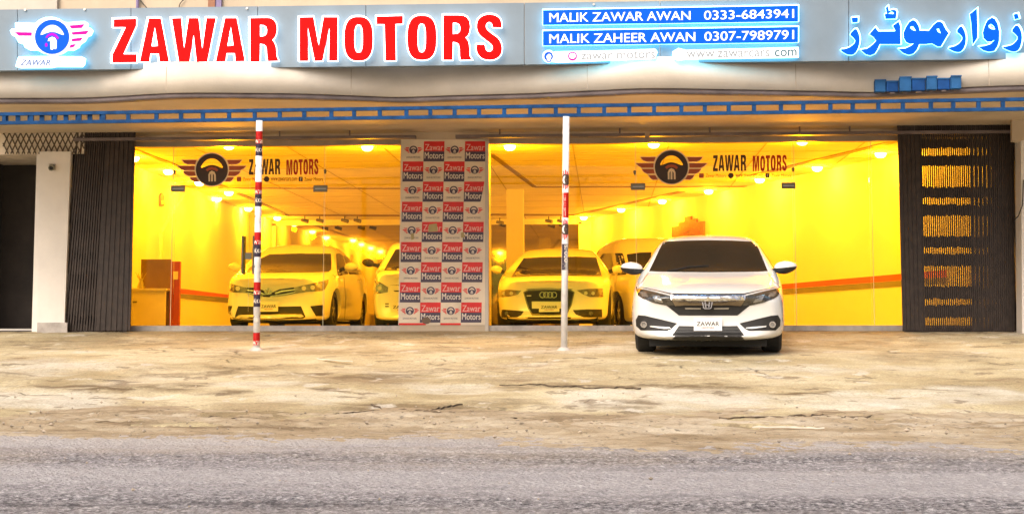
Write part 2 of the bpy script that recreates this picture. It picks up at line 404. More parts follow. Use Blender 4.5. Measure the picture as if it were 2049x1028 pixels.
def groundmat(name, kind):
    m = bpy.data.materials.new(name); m.use_nodes = True; nt = m.node_tree; N = nt.nodes.new; L = nt.links.new
    b = nt.nodes['Principled BSDF']; b.inputs['Roughness'].default_value = 0.9; b.inputs['Specular IOR Level'].default_value = 0.25
    tc = N('ShaderNodeTexCoord')
    def noise(scale, detail=8, stretch=None, rough=0.6, dist=0.0):
        n = N('ShaderNodeTexNoise'); n.inputs['Scale'].default_value = scale; n.inputs['Detail'].default_value = detail; n.inputs['Roughness'].default_value = rough; n.inputs['Distortion'].default_value = dist
        if stretch:
            mp = N('ShaderNodeMapping'); mp.inputs['Scale'].default_value = stretch; L(tc.outputs['Object'], mp.inputs[0]); L(mp.outputs[0], n.inputs['Vector'])
        else: L(tc.outputs['Object'], n.inputs['Vector'])
        return n.outputs['Fac']
    def ramp(fac, stops):
        r = N('ShaderNodeValToRGB'); e = r.color_ramp.elements
        for i, (p, c) in enumerate(stops):
            x = e[i] if i < 2 else e.new(p); x.position = p; x.color = (*c, 1) if isinstance(c, tuple) else (c, c, c, 1)
        L(fac, r.inputs[0]); return r.outputs[0]
    def mix(a, bcol, fac, blend='MIX'):
        x = N('ShaderNodeMix'); x.data_type = 'RGBA'; x.blend_type = blend
        if isinstance(fac, float): x.inputs[0].default_value = fac
        else: L(fac, x.inputs[0])
        for s, val in ((6, a), (7, bcol)):
            if isinstance(val, tuple): x.inputs[s].default_value = (*val, 1)
            else: L(val, x.inputs[s])
        return x.outputs[2]
    def math_(op, a, bb):
        x = N('ShaderNodeMath'); x.operation = op
        for i, val in enumerate((a, bb)):
            if isinstance(val, float): x.inputs[i].default_value = val
            else: L(val, x.inputs[i])
        return x.outputs[0]
    if kind == 'forecourt':
        c = ramp(noise(0.55, 9, dist=0.6), [(0.30, (0.28, 0.215, 0.11)), (0.48, (0.45, 0.375, 0.22)), (0.66, (0.56, 0.49, 0.325))])
        c = mix(c, (0.64, 0.60, 0.50), ramp(noise(0.23, 6, dist=1.2), [(0.52, 0.0), (0.68, 0.75)]))          # pale worn cement
        c = mix(c, (0.22, 0.155, 0.09), ramp(noise(0.8, 12, (0.6, 1.3, 1), 0.74, 0.6), [(0.53, 0.0), (0.68, 0.85)]))  # earth in the hollows
        c = mix(c, (0.10, 0.075, 0.05), ramp(noise(2.6, 13, (0.55, 1.4, 1), 0.82), [(0.58, 0.0), (0.67, 0.9)]))
        at1 = N('ShaderNodeAttribute'); at1.attribute_name = 'pale'; at2 = N('ShaderNodeAttribute'); at2.attribute_name = 'earth'
        c = mix(c, (0.60, 0.565, 0.46), math_('MULTIPLY', at1.outputs['Fac'], ramp(noise(1.5, 6), [(0.35, 0.35), (0.6, 0.9)])))
        c = mix(c, (0.15, 0.105, 0.055), math_('MULTIPLY', at2.outputs['Fac'], ramp(noise(3.5, 6, None, 0.7), [(0.38, 0.25), (0.56, 1.0)])))
        c = mix(c, (0.17, 0.125, 0.075), ramp(noise(2.3, 4, None, 0.65), [(0.60, 0.0), (0.64, 0.7)]))
        c = mix(c, (0.62, 0.58, 0.49), ramp(noise(1.9, 4, (1.1, 0.8, 1), 0.6), [(0.62, 0.0), (0.66, 0.6)]))
        # cracks, only in broken patches
        vo = N('ShaderNodeTexVoronoi'); vo.feature = 'DISTANCE_TO_EDGE'; vo.inputs['Scale'].default_value = 1.1
        wv = N('ShaderNodeMix'); wv.data_type = 'RGBA'; wv.blend_type = 'ADD'; wv.inputs[0].default_value = 0.35
        nn = N('ShaderNodeTexNoise'); nn.inputs['Scale'].default_value = 2.5; nn.inputs['Detail'].default_value = 6; L(tc.outputs['Object'], nn.inputs['Vector'])
        L(tc.outputs['Object'], wv.inputs[6]); L(nn.outputs['Color'], wv.inputs[7]); L(wv.outputs[2], vo.inputs['Vector'])
        crk = ramp(vo.outputs['Distance'], [(0.0, 1.0), (0.028, 0.0)])
        msk = ramp(noise(0.6, 4), [(0.56, 0.0), (0.64, 1.0)])
        crm = math_('MULTIPLY', crk, msk)
        c = mix(c, (0.055, 0.042, 0.03), math_('MULTIPLY', crm, 0.6))
        # worn paving units
        bk = N('ShaderNodeTexBrick'); bk.inputs['Scale'].default_value = 1.0; bk.inputs['Mortar Size'].default_value = 0.012
        bk.inputs['Brick Width'].default_value = 0.24; bk.inputs['Row Height'].default_value = 0.12
        bk.inputs['Color1'].default_value = (0.72, 0.72, 0.72, 1); bk.inputs['Color2'].default_value = (1, 1, 1, 1); bk.inputs['Mortar'].default_value = (0.55, 0.5, 0.45, 1)
        L(tc.outputs['Object'], bk.inputs['Vector'])
        c = mix(c, bk.outputs['Color'], math_('MULTIPLY', ramp(noise(0.35, 5), [(0.40, 0.5), (0.58, 0.0)]), 0.8), 'MULTIPLY')
        c = mix(c, ramp(noise(45, 8, None, 0.8), [(0.34, 0.55), (0.66, 1.25)]), 0.85, 'MULTIPLY')
        h = math_('SUBTRACT', noise(9, 10, None, 0.7), math_('MULTIPLY', crm, 1.2)); bs, bd = 0.7, 0.03
    elif kind == 'verge':
        c = ramp(noise(2.2, 10, (0.5, 1.3, 1), 0.7), [(0.30, (0.16, 0.11, 0.06)), (0.47, (0.34, 0.265, 0.165)), (0.66, (0.50, 0.43, 0.32))])
        c = mix(c, (0.50, 0.46, 0.40), ramp(noise(1.1, 8, (0.25, 2.0, 1), 0.7), [(0.60, 0.0), (0.67, 0.85)]))
        c = mix(c, (0.06, 0.05, 0.035), ramp(noise(14, 8), [(0.58, 0.0), (0.68, 0.7)]))
        h = noise(12, 10, None, 0.75); bs, bd = 1.0, 0.03
    else:
        c = ramp(noise(32, 8, None, 0.8), [(0.38, (0.035, 0.033, 0.038)), (0.47, (0.19, 0.18, 0.185)), (0.56, (0.35, 0.335, 0.34)), (0.68, (0.62, 0.58, 0.55))])
        vo = N('ShaderNodeTexVoronoi'); vo.inputs['Scale'].default_value = 42; L(tc.outputs['Object'], vo.inputs['Vector'])
        c = mix(c, ramp(vo.outputs['Color'], [(0.2, 0.50), (0.8, 1.35)]), 0.75, 'MULTIPLY')
        c = mix(c, (0.33, 0.30, 0.28), ramp(noise(0.8, 6, (0.25, 1.6, 1)), [(0.48, 0.0), (0.66, 0.55)]))
        c = mix(c, (0.06, 0.055, 0.06), ramp(noise(1.6, 8, (0.30, 2.2, 1), 0.7), [(0.54, 0.0), (0.68, 0.65)]))
        sx = N('ShaderNodeSeparateXYZ'); L(tc.outputs['Object'], sx.inputs[0])
        dst = math_('SUBTRACT', sx.outputs['Y'], float(EDGE_Y - 1.7)); dst = math_('ADD', dst, math_('MULTIPLY', math_('SUBTRACT', noise(1.3, 9, (0.5, 1.2, 1), 0.7), 0.5), 4.0))
        c = mix(c, (0.40, 0.33, 0.24), ramp(math_('MULTIPLY', dst, 0.55), [(0.0, 0.0), (1.0, 0.9)]))
        c = mix(c, (0.44, 0.42, 0.42), ramp(noise(0.5, 4, (0.06, 1.9, 1)), [(0.47, 0.0), (0.60, 0.65)]))
        h = math_('ADD', noise(38, 8, None, 0.8), math_('MULTIPLY', vo.outputs['Distance'], 0.6)); bs, bd = 1.0, 0.02
    L(c, b.inputs['Base Color'])
    bp = N('ShaderNodeBump'); bp.inputs['Strength'].default_value = bs; bp.inputs['Distance'].default_value = bd
    L(h, bp.inputs['Height']); L(bp.outputs[0], b.inputs['Normal'])
    MATS[name] = m; return m
groundmat('forecourt_ground', 'forecourt'); groundmat('verge_dirt', 'verge'); groundmat('road_asphalt', 'road')

def z_fore(X, Y):
    n = (vnoise(X * 0.7 + 40, Y * 0.9 + 60, 1) - .5) * .03 + (vnoise(X * 2.3 + 40, Y * 3.1 + 90, 2) - .5) * .034 + (vnoise(X * 7 + 40, Y * 6 + 90, 3) - .5) * .024
    fade = np.clip((YF - Y) / 1.2, 0.0, 1.0) * np.clip(1.2 - np.exp(-((Y + 4.2) / 1.2) ** 2) * 1.1, 0.1, 1)
    return zgv(Y) + n * fade - np.clip(EDGE_Y + .25 - Y, 0, 1) * .25
fc = sheet('forecourt', -16, 16, np.linspace(YF + 0.35, EDGE_Y - 0.15, 190), 420, 'forecourt_ground', z_fore)
# where earth has gathered and where the cement is worn pale, as lies in the photograph
EARTH = [(235, 775, 120, 9, 1), (330, 768, 60, 5, .8), (415, 785, 60, 4, .9), (400, 745, 90, 5, .8), (500, 735, 70, 4, .7), (750, 752, 150, 5, .8), (660, 782, 40, 4, .9), (800, 820, 160, 13, .8), (950, 815, 70, 12, .6),
         (150, 840, 210, 6, 1), (500, 828, 150, 8, .7), (550, 843, 210, 5, .9), (1199, 769, 130, 5, 1), (1400, 772, 100, 6, .9), (1614, 783, 80, 5, 1), (1300, 806, 45, 4, .8), (1100, 836, 140, 9, .9), (1800, 846, 210, 6, .9), (1960, 855, 150, 10, .9),
         (1024, 775, 60, 4, .6), (1850, 715, 120, 10, .5), (200, 690, 180, 9, .4), (870, 700, 120, 6, .5), (1750, 690, 140, 8, .45), (620, 700, 90, 5, .4), (1240, 815, 60, 4, .6), (320, 815, 90, 7, .6), (30, 745, 60, 4, .6), (1950, 770, 70, 4, .5)]
PALE = [(100, 800, 150, 22, 1), (640, 795, 120, 12, .8), (1330, 800, 230, 24, 1), (1700, 805, 170, 20, .9), (1950, 790, 120, 20, .9), (80, 735, 110, 15, .7), (880, 780, 100, 10, .7), (1560, 735, 160, 10, .5), (480, 770, 80, 8, .6)]
me = fc.data; co = np.empty(len(me.vertices) * 3, np.float32); me.vertices.foreach_get('co', co); co = co.reshape(-1, 3)
q = (co - np.array(CAM)) @ np.array(CROT); U = IW / 2 + FPX * q[:, 0] / -q[:, 2]; V = IH / 2 - FPX * q[:, 1] / -q[:, 2] + SHY * IW
U2 = U + (vnoise(co[:, 0] * 1.7 + 90, co[:, 1] * 1.1 + 90, 31) - .5) * 120 + (vnoise(co[:, 0] * 6 + 90, co[:, 1] * 4 + 90, 32) - .5) * 50
V2 = V + (vnoise(co[:, 0] * 1.3 + 190, co[:, 1] * 1.1 + 90, 33) - .5) * 12 + (vnoise(co[:, 0] * 5 + 90, co[:, 1] * 5 + 190, 34) - .5) * 8
for nm, lst in (('earth', EARTH), ('pale', PALE)):
    a = np.zeros(len(co))
    for (u, v, ru, rv, s_) in lst: a = np.maximum(a, s_ * np.clip(1.5 - ((U2 - u) / ru) ** 2 - ((V2 - v) / rv) ** 2, 0, 1))
    at = me.attributes.new(nm, 'FLOAT', 'POINT'); at.data.foreach_set('value', a.astype(np.float32))
def z_road(X, Y):
    n = (vnoise(X * 1.1 + 40, Y * 2.0 + 80, 11) - .5) * .02 + (vnoise(X * 9 + 40, Y * 12 + 300, 12) - .5) * .014 + (vnoise(X * 26 + 400, Y * 26 + 600, 13) - .5) * .012
    return zgv(Y) + n - .012
sheet('road', -7, 7, np.linspace(EDGE_Y + 0.3, EDGE_Y - 4.6, 330), 780, 'road_asphalt', z_road)
sheet('road_far', -60, 60, np.linspace(EDGE_Y + 0.1, EDGE_Y - 30, 60), 60, 'road_asphalt', lambda X, Y: zgv(Y) - .03)
def z_verge(X, Y):
    w = np.clip(1 - np.abs(Y - (EDGE_Y + .35 + (vnoise(X * .8 + 50, Y * 0 + 3, 21) - .5) * .7)) / (.45 + .5 * vnoise(X * .5 + 20, Y * 0 + 9, 22)), -2.5, 1)
    n = (vnoise(X * 3 + 70, Y * 6 + 90, 23) - .5) * .035 + (vnoise(X * 14 + 70, Y * 18 + 90, 24) - .5) * .025
    return zgv(Y) + w * .022 + n * np.clip(w + .5, 0, 1)
sheet('verge', -12, 12, np.linspace(EDGE_Y + 1.6, EDGE_Y - 1.0, 130), 700, 'verge_dirt', z_verge)
g = MB(); g.box((-400, -400, -1.62), (400, 400, -1.6))
tag(g.build('ground', 'verge_dirt'), kind='structure')

# loose stones along the broken edge, nobody could count them
st = MB()
for i in range(420):
    x = random.uniform(-6.5, 6.5); y = EDGE_Y + random.gauss(.25, .38); r = random.choice([.006, .008, .010, .012, .018]) * random.uniform(.7, 1.2)
    if random.random() < .25: y = random.uniform(EDGE_Y - 3.5, EDGE_Y + 3.0); r = min(r, .014)
    z = zg(y) + .025 + r * .2
    q = Matrix.Rotation(random.random() * 6, 3, 'Z')
    vs = [q @ Vector((sx * r * random.uniform(.7, 1.3), 0, 0)) for sx in (-1, 1)] + [q @ Vector((0, sy * r * random.uniform(.6, 1.2), 0)) for sy in (-1, 1)] + [Vector((0, 0, sz * r * .7)) for sz in (-1, 1)]
    st.add([v + Vector((x, y, z)) for v in vs], [(0, 2, 4), (2, 1, 4), (1, 3, 4), (3, 0, 4), (2, 0, 5), (1, 2, 5), (3, 1, 5), (0, 3, 5)])
mat('stone', (0.34, 0.28, 0.21), 0.9, var=0.5, scale=9)
tag(st.build('loose_gravel', 'stone'), 'loose gravel scattered along the broken road edge', 'gravel', kind='stuff')

def litter(u0, v0, u1, v1, w, label):
    a = G(u0, v0, -.6); 
    def onground(u, v):
        d = ray(u, v); t = 5.0
        for _ in range(400):
            p = CAM + d * t
            if p.z <= zg(p.y): return p
            t += .05
        return p
    a, b = onground(u0, v0), onground(u1, v1)
    mb = MB(); n = 10; vs = []
    for i in range(n + 1):
        t = i / n; p = a.lerp(b, t); k = w * (.4 + .6 * math.sin(math.pi * (t * .9 + .05))) * random.uniform(.6, 1.2); z = zg(p.y) + .03 + random.uniform(0, .006)
        vs += [(p.x, p.y - k, z), (p.x, p.y + k, z + random.uniform(0, .008)), (p.x, p.y + k, z - .006), (p.x, p.y - k, z - .006)]
    fs = []
    for i in range(n):
        o = 4 * i
        for j in range(4): fs.append((o + j, o + (j + 1) % 4, o + 4 + (j + 1) % 4, o + 4 + j))
    fs += [(0, 3, 2, 1), (4 * n, 4 * n + 1, 4 * n + 2, 4 * n + 3)]
    return mb.add(vs, fs), label
mat('scrap_white', (0.46, 0.42, 0.34), 0.7, var=0.15, scale=12)
mat('crack_dark', (0.10, 0.072, 0.045), 0.95, var=0.3, scale=10)
def crack(pts, w):
    pl_ = []
    for (u, v) in pts:
        d = ray(u, v); t = 5.0
        while t < 40:
            p = CAM + d * t
            if p.z <= zg(p.y): break
            t += .02
        pl_.append(p)
    fine = []
    for a, b in zip(pl_[:-1], pl_[1:]):
        for k in range(12): fine.append(a.lerp(b, k / 12) + Vector((0, random.uniform(-.06, .06), 0)))
    v_ = []; 
    for i, p in enumerate(fine):
        ww = w * random.uniform(.4, 1.3); zz = float(z_fore(np.array([p.x]), np.array([p.y]))[0]) + .012
        v_ += [(p.x, p.y - ww, zz), (p.x, p.y + ww, zz), (p.x, p.y + ww, zz - .03), (p.x, p.y - ww, zz - .03)]
    f_ = []
    for i in range(len(fine) - 1):
        o = 4 * i
        for j in range(4): f_.append((o + j, o + (j + 1) % 4, o + 4 + (j + 1) % 4, o + 4 + j))
    link('pavement_crack', MB().add(v_, f_).mesh('pavement_crack'), 'crack_dark', fc)
for pts, w in (([(1440, 842), (1560, 839), (1640, 832), (1720, 838), (1860, 834), (2020, 829)], .05), ([(1000, 767), (1090, 770), (1200, 776), (1290, 774)], .06), ([(640, 838), (700, 826), (790, 815), (900, 832), (1040, 828)], .045), ([(740, 808), (800, 826), (860, 822), (930, 812)], .04), ([(1010, 838), (1120, 828), (1230, 838)], .05), ([(330, 846), (420, 838), (480, 842)], .05)):
    crack(pts, w * .42)
mb, lb = litter(634, 723, 706, 729, .03, '')
tag(mb.build('litter_scrap', 'scrap_white'), 'crumpled white plastic scrap lying on the forecourt', 'litter')
mb, lb = litter(1505, 864, 1650, 866, .002, '')
tag(mb.build('broken_strip', 'scrap_white'), 'thin white broken strip lying at the road edge below the parked car', 'litter')

# ------------------------------------------------------------------ the showroom building
BACK_Y = G(1024, 437, 2.86).y + 0.2
ZC = 2.86                                            # ceiling
bld = thing('showroom_building', 'car showroom building with wavy concrete canopy and bright yellow lit interior', 'building', (0, 0, 0))
def bpart(mb, name, m, smooth=False): return mb.build(name, m, bld, smooth)
# right wall of the room runs obliquely, left wall almost square to the street
ra, rb = G(1762, 305, ZC), G(1168, 433, ZC); rdir = (rb - ra); rdir.z = 0; rdir.normalize()
rn = Vector((rdir.y, -rdir.x, 0))                    # pointing right, away from the room
rp = ra + rn * 0.42
la, lb_ = G(337, 340, ZC), G(555, 433, ZC); ldir = (lb_ - la); ldir.z = 0; ldir.normalize()
ln = Vector((-ldir.y, ldir.x, 0))
lp = la + ln * 0.42
def on_line(p, d, y): return p + d * ((y - p.y) / d.y)
R0, R1 = on_line(rp, rdir, .12), on_line(rp, rdir, BACK_Y)
L0, L1 = on_line(lp, ldir, .12), on_line(lp, ldir, BACK_Y)
def wall(a, b, n, z0, z1, t=.2):
    mb = MB(); o = n * t
    v = [Vector((a.x, a.y, z0)), Vector((b.x, b.y, z0)), Vector((b.x, b.y, z0)) + o, Vector((a.x, a.y, z0)) + o]
    v += [Vector((p.x, p.y, z1)) for p in v]
    return mb.add(v, [(0, 3, 2, 1), (4, 5, 6, 7), (0, 1, 5, 4), (1, 2, 6, 5), (2, 3, 7, 6), (3, 0, 4, 7)])
bpart(wall(R0, R1, rn, -.1, 3.0), 'interior_wall', 'interior_white')
bpart(wall(L0, L1, ln, -.1, 3.0), 'interior_wall', 'interior_white')
bpart(wall(L1 + Vector((-.4, 0, 0)), R1 + Vector((.4, 0, 0)), Vector((0, 1, 0)), -.1, 3.0), 'interior_wall', 'interior_white')
XL, XR = -9.5, 10.0
def slab(z0, z1, x0=XL, x1=XR, y0=.1, y1=None):
    m = MB(); m.box((x0, y0, z0), (x1, y1 or BACK_Y + .3, z1)); return m
bpart(slab(-.3, 0.0, y0=.06), 'floor', 'floor_tile')
bpart(slab(ZC, ZC + .25), 'ceiling', 'ceiling_paint')
# painted stripes along both walls
def wall_stripe(p0, n, pts, name, m, lift=0.0):
    p0 = p0 - n * lift; mb = MB(); q = [onplane(u, v, p0, n) for u, v in pts]; o = -n * .006
    v = [x + o for x in q] + [x + o * .1 for x in q]
    return bpart(mb.add(v, [(0, 1, 2, 3), (7, 6, 5, 4), (0, 4, 5, 1), (1, 5, 6, 2), (2, 6, 7, 3), (3, 7, 4, 0)]), name, m)
def ext(p, q, t): return (p[0] + (q[0] - p[0]) * t, p[1] + (q[1] - p[1]) * t)
def stripe_line(a, b, lo, hi): return ext(a, b, lo), ext(a, b, hi)
for (a, b, c, d, m) in (((1804, 547.7), (1600, 565.4), (1804, 560.5), (1600, 575.5), 'stripe_red'), ((1804, 561), (1600, 576), (1804, 573.5), (1600, 587), 'stripe_grey')):
    t0, t1 = stripe_line(a, b, -.45, 2.2); b0, b1 = stripe_line(c, d, -.45, 2.2)
    wall_stripe(rp, rn, [t0, t1, b1, b0], 'wall_stripe', m)
for (a, b, c, d, m) in (((360, 577), (446, 588), (360, 587), (446, 594.5), 'stripe_red'), ((360, 587.5), (446, 595), (360, 597), (446, 605), 'stripe_grey')):
    t0, t1 = stripe_line(a, b, -.45, 1.7); b0, b1 = stripe_line(c, d, -.45, 1.7)
    wall_stripe(lp, ln, [t0, t1, b1, b0], 'wall_stripe', m, .071)
# boxed-in stair slope on the left wall
q = [onplane(u, v, lp, ln) for u, v in [(364, 388), (318, 466), (318, 800), (540, 720), (540, 432)]]
mb = MB(); o = -ln * .07; n = len(q)
mb.add([x + o for x in q] + [x for x in q], [tuple(range(n))] + [(i, n + i, n + (i + 1) % n, (i + 1) % n) for i in range(n)])
bpart(mb, 'stair_casing', 'interior_white')
# ceiling seams, and brown strips painted in for the shade of recessed grooves
def cstrip(u0, v0, u1, v1, w, name='groove_shade_strip', m='groove_shade', d=.012):
    a, b = G(u0, v0, ZC), G(u1, v1, ZC); mb = MB()
    mb.bar((a.x, a.y, ZC - d / 2 + .001), (b.x, b.y, ZC - d / 2 + .001), w, d)
    return bpart(mb, name, m)
cstrip(268, 299, 345, 328, .10); cstrip(345, 328, 580, 432, .10)
cstrip(438, 376, 800, 377, .16); cstrip(555, 430, 800, 431, .45)
cstrip(982, 308, 1070, 374, .10); cstrip(1070, 374, 1500, 373, .18)
cstrip(1798, 281, 1510, 350, .16); cstrip(1365, 383, 1150, 430, .16); cstrip(982, 429, 1150, 430, .45)
for y in (1.6, 2.6, 3.6, 5.2, 6.4, 8.8, 10.2, 11.6):
    mb = MB(); mb.box((XL + 1, y, ZC - .003), (XR - 1, y + .02, ZC + .001)); bpart(mb, 'ceiling_seam', 'ceiling_seam')
for x in (-6.5, -5, -3.5, -2.0, -.5, 1.0, 2.5, 4.0, 5.5):
    mb = MB(); mb.box((x, .2, ZC - .006), (x + .02, BACK_Y, ZC - .002)); bpart(mb, 'ceiling_seam', 'ceiling_seam')
# tinted mirrors on the back wall, a pillar in front of them
def back_panel(u0, u1, v0, name, m, d=.03):
    mb = MB(); a = P(u0, v0, BACK_Y); b = P(u1, v0, BACK_Y); mb.box((a.x, BACK_Y - d, .15), (b.x, BACK_Y + .01, a.z)); return bpart(mb, name, m)
back_panel(553, 806, 449, 'mirror_panel', 'tinted_mirror'); back_panel(984, 1014, 449, 'mirror_panel', 'tinted_mirror'); back_panel(1050, 1158, 449, 'mirror_panel', 'tinted_mirror')
for u0, u1, v0 in ((546, 553, 444), (1158, 1164, 444)): back_panel(u0, u1, v0, 'mirror_frame', 'interior_white', .07)
mb = MB(); a = P(546, 444, BACK_Y); b = P(1164, 449, BACK_Y); mb.box((a.x, BACK_Y - .07, b.z + .004), (b.x, BACK_Y + .01, b.z + .05)); bpart(mb, 'mirror_frame', 'interior_white')
pc = G(1031, 380, ZC); s = .17
mb = MB(); mb.box((pc.x - s, pc.y - s, 0), (pc.x + s, pc.y + s, ZC)); bpart(mb, 'column', 'interior_white')

# facade: header beams, sill, pier behind the banner, end pillars
def X(u, Y=0.0): return P(u, 500, Y).x
def Zv(v, Y=0.0, u=1024): return P(u, v, Y).z
ZS = 2.985                                            # soffit height
ZG0, ZG1 = .045, 2.80                                 # glass bottom / top
XA, XB, XC, XD = X(262), X(802), X(979), X(1950)
mb = MB(); mb.box((XA - 1.2, -.06, ZG1), (XB, .1, ZG1 + .085)); bpart(mb, 'door_header', 'header_brown')
mb = MB(); mb.box((XC, -.06, ZG1), (XD + .5, .1, ZG1 + .085)); bpart(mb, 'door_header', 'header_brown')
mb = MB(); mb.box((XL, -.02, ZG1 + .085), (XR, .14, ZS + .02)); bpart(mb, 'lintel', 'plaster_beige')
for x0, x1 in ((XA - 1.2, X(348)), (X(348) + .003, X(650)), (X(650) + .003, X(680)), (X(680) + .003, XB), (XC, X(1195)), (X(1195) + .003, X(1590)), (X(1590) + .003, XD + .5)):
    mb = MB(); mb.box((x0, -.08, -.08), (x1, .12, ZG0)); bpart(mb, 'sill', 'sill_stone')
mb = MB(); mb.box((XB, -.09, -.1), (XC, .2, ZS + .02)); bpart(mb, 'pier', 'plaster_beige')
mb = MB(); mb.box((X(972), -.13, -.06), (X(979), -.088, Zv(283))); bpart(mb, 'banner_edge_trim', 'plaster_white')
# soffit and wavy fascia
wave = [(-260, 196), (-120, 197), (0, 195.5), (150, 195), (230, 192), (312, 187), (375, 185), (500, 185.5), (609, 187), (719, 191), (800, 193.5), (910, 190), (1060, 186), (1196, 180), (1300, 176), (1460, 178), (1650, 181.5), (1744, 183.5), (1830, 179), (1918, 174.5), (2049, 169.5), (2200, 168), (2340, 170)]
ZFB = 2.965
plan = [G(u, v, ZFB) for u, v in wave]
def smooth_line(pts, k=6):
    out = []
    for i in range(len(pts) - 1):
        p0, p1, p2, p3 = pts[max(i - 1, 0)], pts[i], pts[i + 1], pts[min(i + 2, len(pts) - 1)]
        for j in range(k):
            t = j / k; out.append(.5 * ((2 * p1) + (-p0 + p2) * t + (2 * p0 - 5 * p1 + 4 * p2 - p3) * t * t + (-p0 + 3 * p1 - 3 * p2 + p3) * t ** 3))
    return out + [pts[-1]]
plan = smooth_line(plan)
def ribbon(pl, z0, z1, t):
    """a vertical band of thickness t following a plan line"""
    mb = MB(); n = len(pl); v = []
    for i, p in enumerate(pl):
        d = (pl[min(i + 1, n - 1)] - pl[max(i - 1, 0)]); d.z = 0; d.normalize(); nn = Vector((-d.y, d.x, 0))
        v += [Vector((p.x, p.y, z0)), Vector((p.x, p.y, z1)), Vector((p.x, p.y, z1)) + nn * t, Vector((p.x, p.y, z0)) + nn * t]
    f = []
    for i in range(n - 1):
        o = 4 * i
        for j in range(4): f.append((o + j, o + (j + 1) % 4, o + 4 + (j + 1) % 4, o + 4 + j))
    return mb.add(v, f)
bpart(ribbon(plan, ZFB, 3.36, .2), 'fascia', 'plaster_white', True)
lip = [p + Vector((0, .035, 0)) for p in plan]
bpart(ribbon(lip, ZFB - .06, ZFB - .002, .16), 'drip_mould', 'drip_dark', True)
# vertical joints in the fascia
for u in (705, 1168, 1595, 1970, 330):
    i = min(range(len(plan)), key=lambda k: abs(pix(plan[k])[0] - u)); p = plan[i]
    mb = MB(); mb.box((p.x - .004, p.y - .0015, ZFB + .01), (p.x + .004, p.y + .02, 3.3)); bpart(mb, 'fascia_joint', 'header_brown')
mb = MB(); n = len(plan); v = []
for p in plan: v += [(p.x, p.y + .1, ZS), (p.x, .05, ZS), (p.x, p.y + .1, 3.30), (p.x, .05, 3.30)]
f = []
for i in range(n - 1):
    o = 4 * i; f += [(o, o + 1, o + 5, o + 4), (o + 2, o + 6, o + 7, o + 3)]
bpart(mb.add(v, f), 'soffit', 'plaster_beige')
# upper storey wall above the canopy
UY = -2.9
mb = MB(); mb.box((-11, UY, 3.28), (11, UY + .25, 6.5)); bpart(mb, 'upper_wall', 'plaster_beige')
mb = MB(); mb.box((X(-40, UY), UY - .06, 3.3), (X(104, UY), UY - .002, 6.5)); bpart(mb, 'wall_pilaster', 'plaster_white')
mat('brick_brown', (0.30, 0.14, 0.08), 0.8, var=0.2); mat('purple_pipe', (0.20, 0.16, 0.30), 0.5)
mb = MB(); mb.box((X(410, UY), UY - .07, 3.3), (X(424, UY), UY - .002, 6.5)); bpart(mb, 'wall_pilaster', 'brick_brown')
mb = MB(); mb.box((X(424, UY), UY - .05, 3.3), (X(436, UY), UY - .002, 6.5)); bpart(mb, 'wall_pilaster', 'purple_pipe')
mb = MB(); mb.tube((X(268, UY), UY - .05, 3.3), (X(264, UY), UY - .05, 6.5), .022); bpart(mb, 'drain_pipe', 'purple_pipe')
mb = MB(); mb.path([P(278, -2, UY - .03), P(290, 12, UY - .03), P(300, 24, UY - .03)], .006); mb.path([P(370, -3, UY - .03), P(360, 8, UY - .03), P(356, 24, UY - .03)], .006); bpart(mb, 'cable', 'black_plastic')

# left end: dark doorway of the next shop and white pillar;  right end pillar
GY = -.32
pl = MB(); q = [(84, 305), (146, 305), (133, 664), (78, 664)]
flat_px(pl, [q], GY, .10); pl.box((X(84), GY, -.1), (X(133), .1, ZG1)); bpart(pl, 'end_pillar', 'pillar_white')
mb = MB(); a = P(76, 645, GY - .1); b = P(133, 665, GY - .1); mb.box((a.x, GY - .13, b.z - .05), (b.x + .02, GY - .095, a.z)); bpart(mb, 'pillar_plinth', 'sill_stone')
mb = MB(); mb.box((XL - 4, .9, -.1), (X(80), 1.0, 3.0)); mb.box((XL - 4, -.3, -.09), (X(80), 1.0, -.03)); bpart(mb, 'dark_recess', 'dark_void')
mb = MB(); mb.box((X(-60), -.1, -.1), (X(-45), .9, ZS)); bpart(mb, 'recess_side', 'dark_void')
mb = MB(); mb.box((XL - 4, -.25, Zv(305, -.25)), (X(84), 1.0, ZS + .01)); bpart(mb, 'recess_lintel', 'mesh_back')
mb = MB(); flat_px(mb, [[(2031, 240), (2120, 236), (2120, 675), (2034, 667)]], -.45, .3); mb.box((X(2034), -.45, -.1), (X(2120), .1, ZS)); bpart(mb, 'end_pillar', 'pillar_white')
mb = MB(); flat_px(mb, [[(2022, 236), (2080, 230), (2080, 268), (2034, 286), (2022, 284)]], -.76, .08); bpart(mb, 'pillar_bracket', 'plaster_beige')
mb = MB(); mb.path([P(2048, 360, -.78), P(2046, 410, -.78), P(2038, 432, -.78), P(2030, 440, -.78)], .008); bpart(mb, 'cable', 'black_plastic')
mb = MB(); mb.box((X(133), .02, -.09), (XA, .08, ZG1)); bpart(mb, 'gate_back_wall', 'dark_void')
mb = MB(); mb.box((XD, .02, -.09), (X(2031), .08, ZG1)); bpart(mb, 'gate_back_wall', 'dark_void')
# gate channel under the lintel
for u0, u1 in ((150, 832), (912, 1290), (1300, 2030)):
    mb = MB(); a = P(u0, 246, -.35); b = P(u1, 246, -.35); mb.box((a.x, -.40, 2.855), (b.x, -.26, 2.90)); bpart(mb, 'gate_channel', 'drip_dark')
for u in (560, 700, 1000, 1240, 1420, 1600, 1700, 1830):
    a = P(u, 246, -.33); mb = MB(); mb.tube((a.x, -.33, 2.90), (a.x, -.33, ZS + .01), .012, n=8); bpart(mb, 'channel_hanger', 'drip_dark')

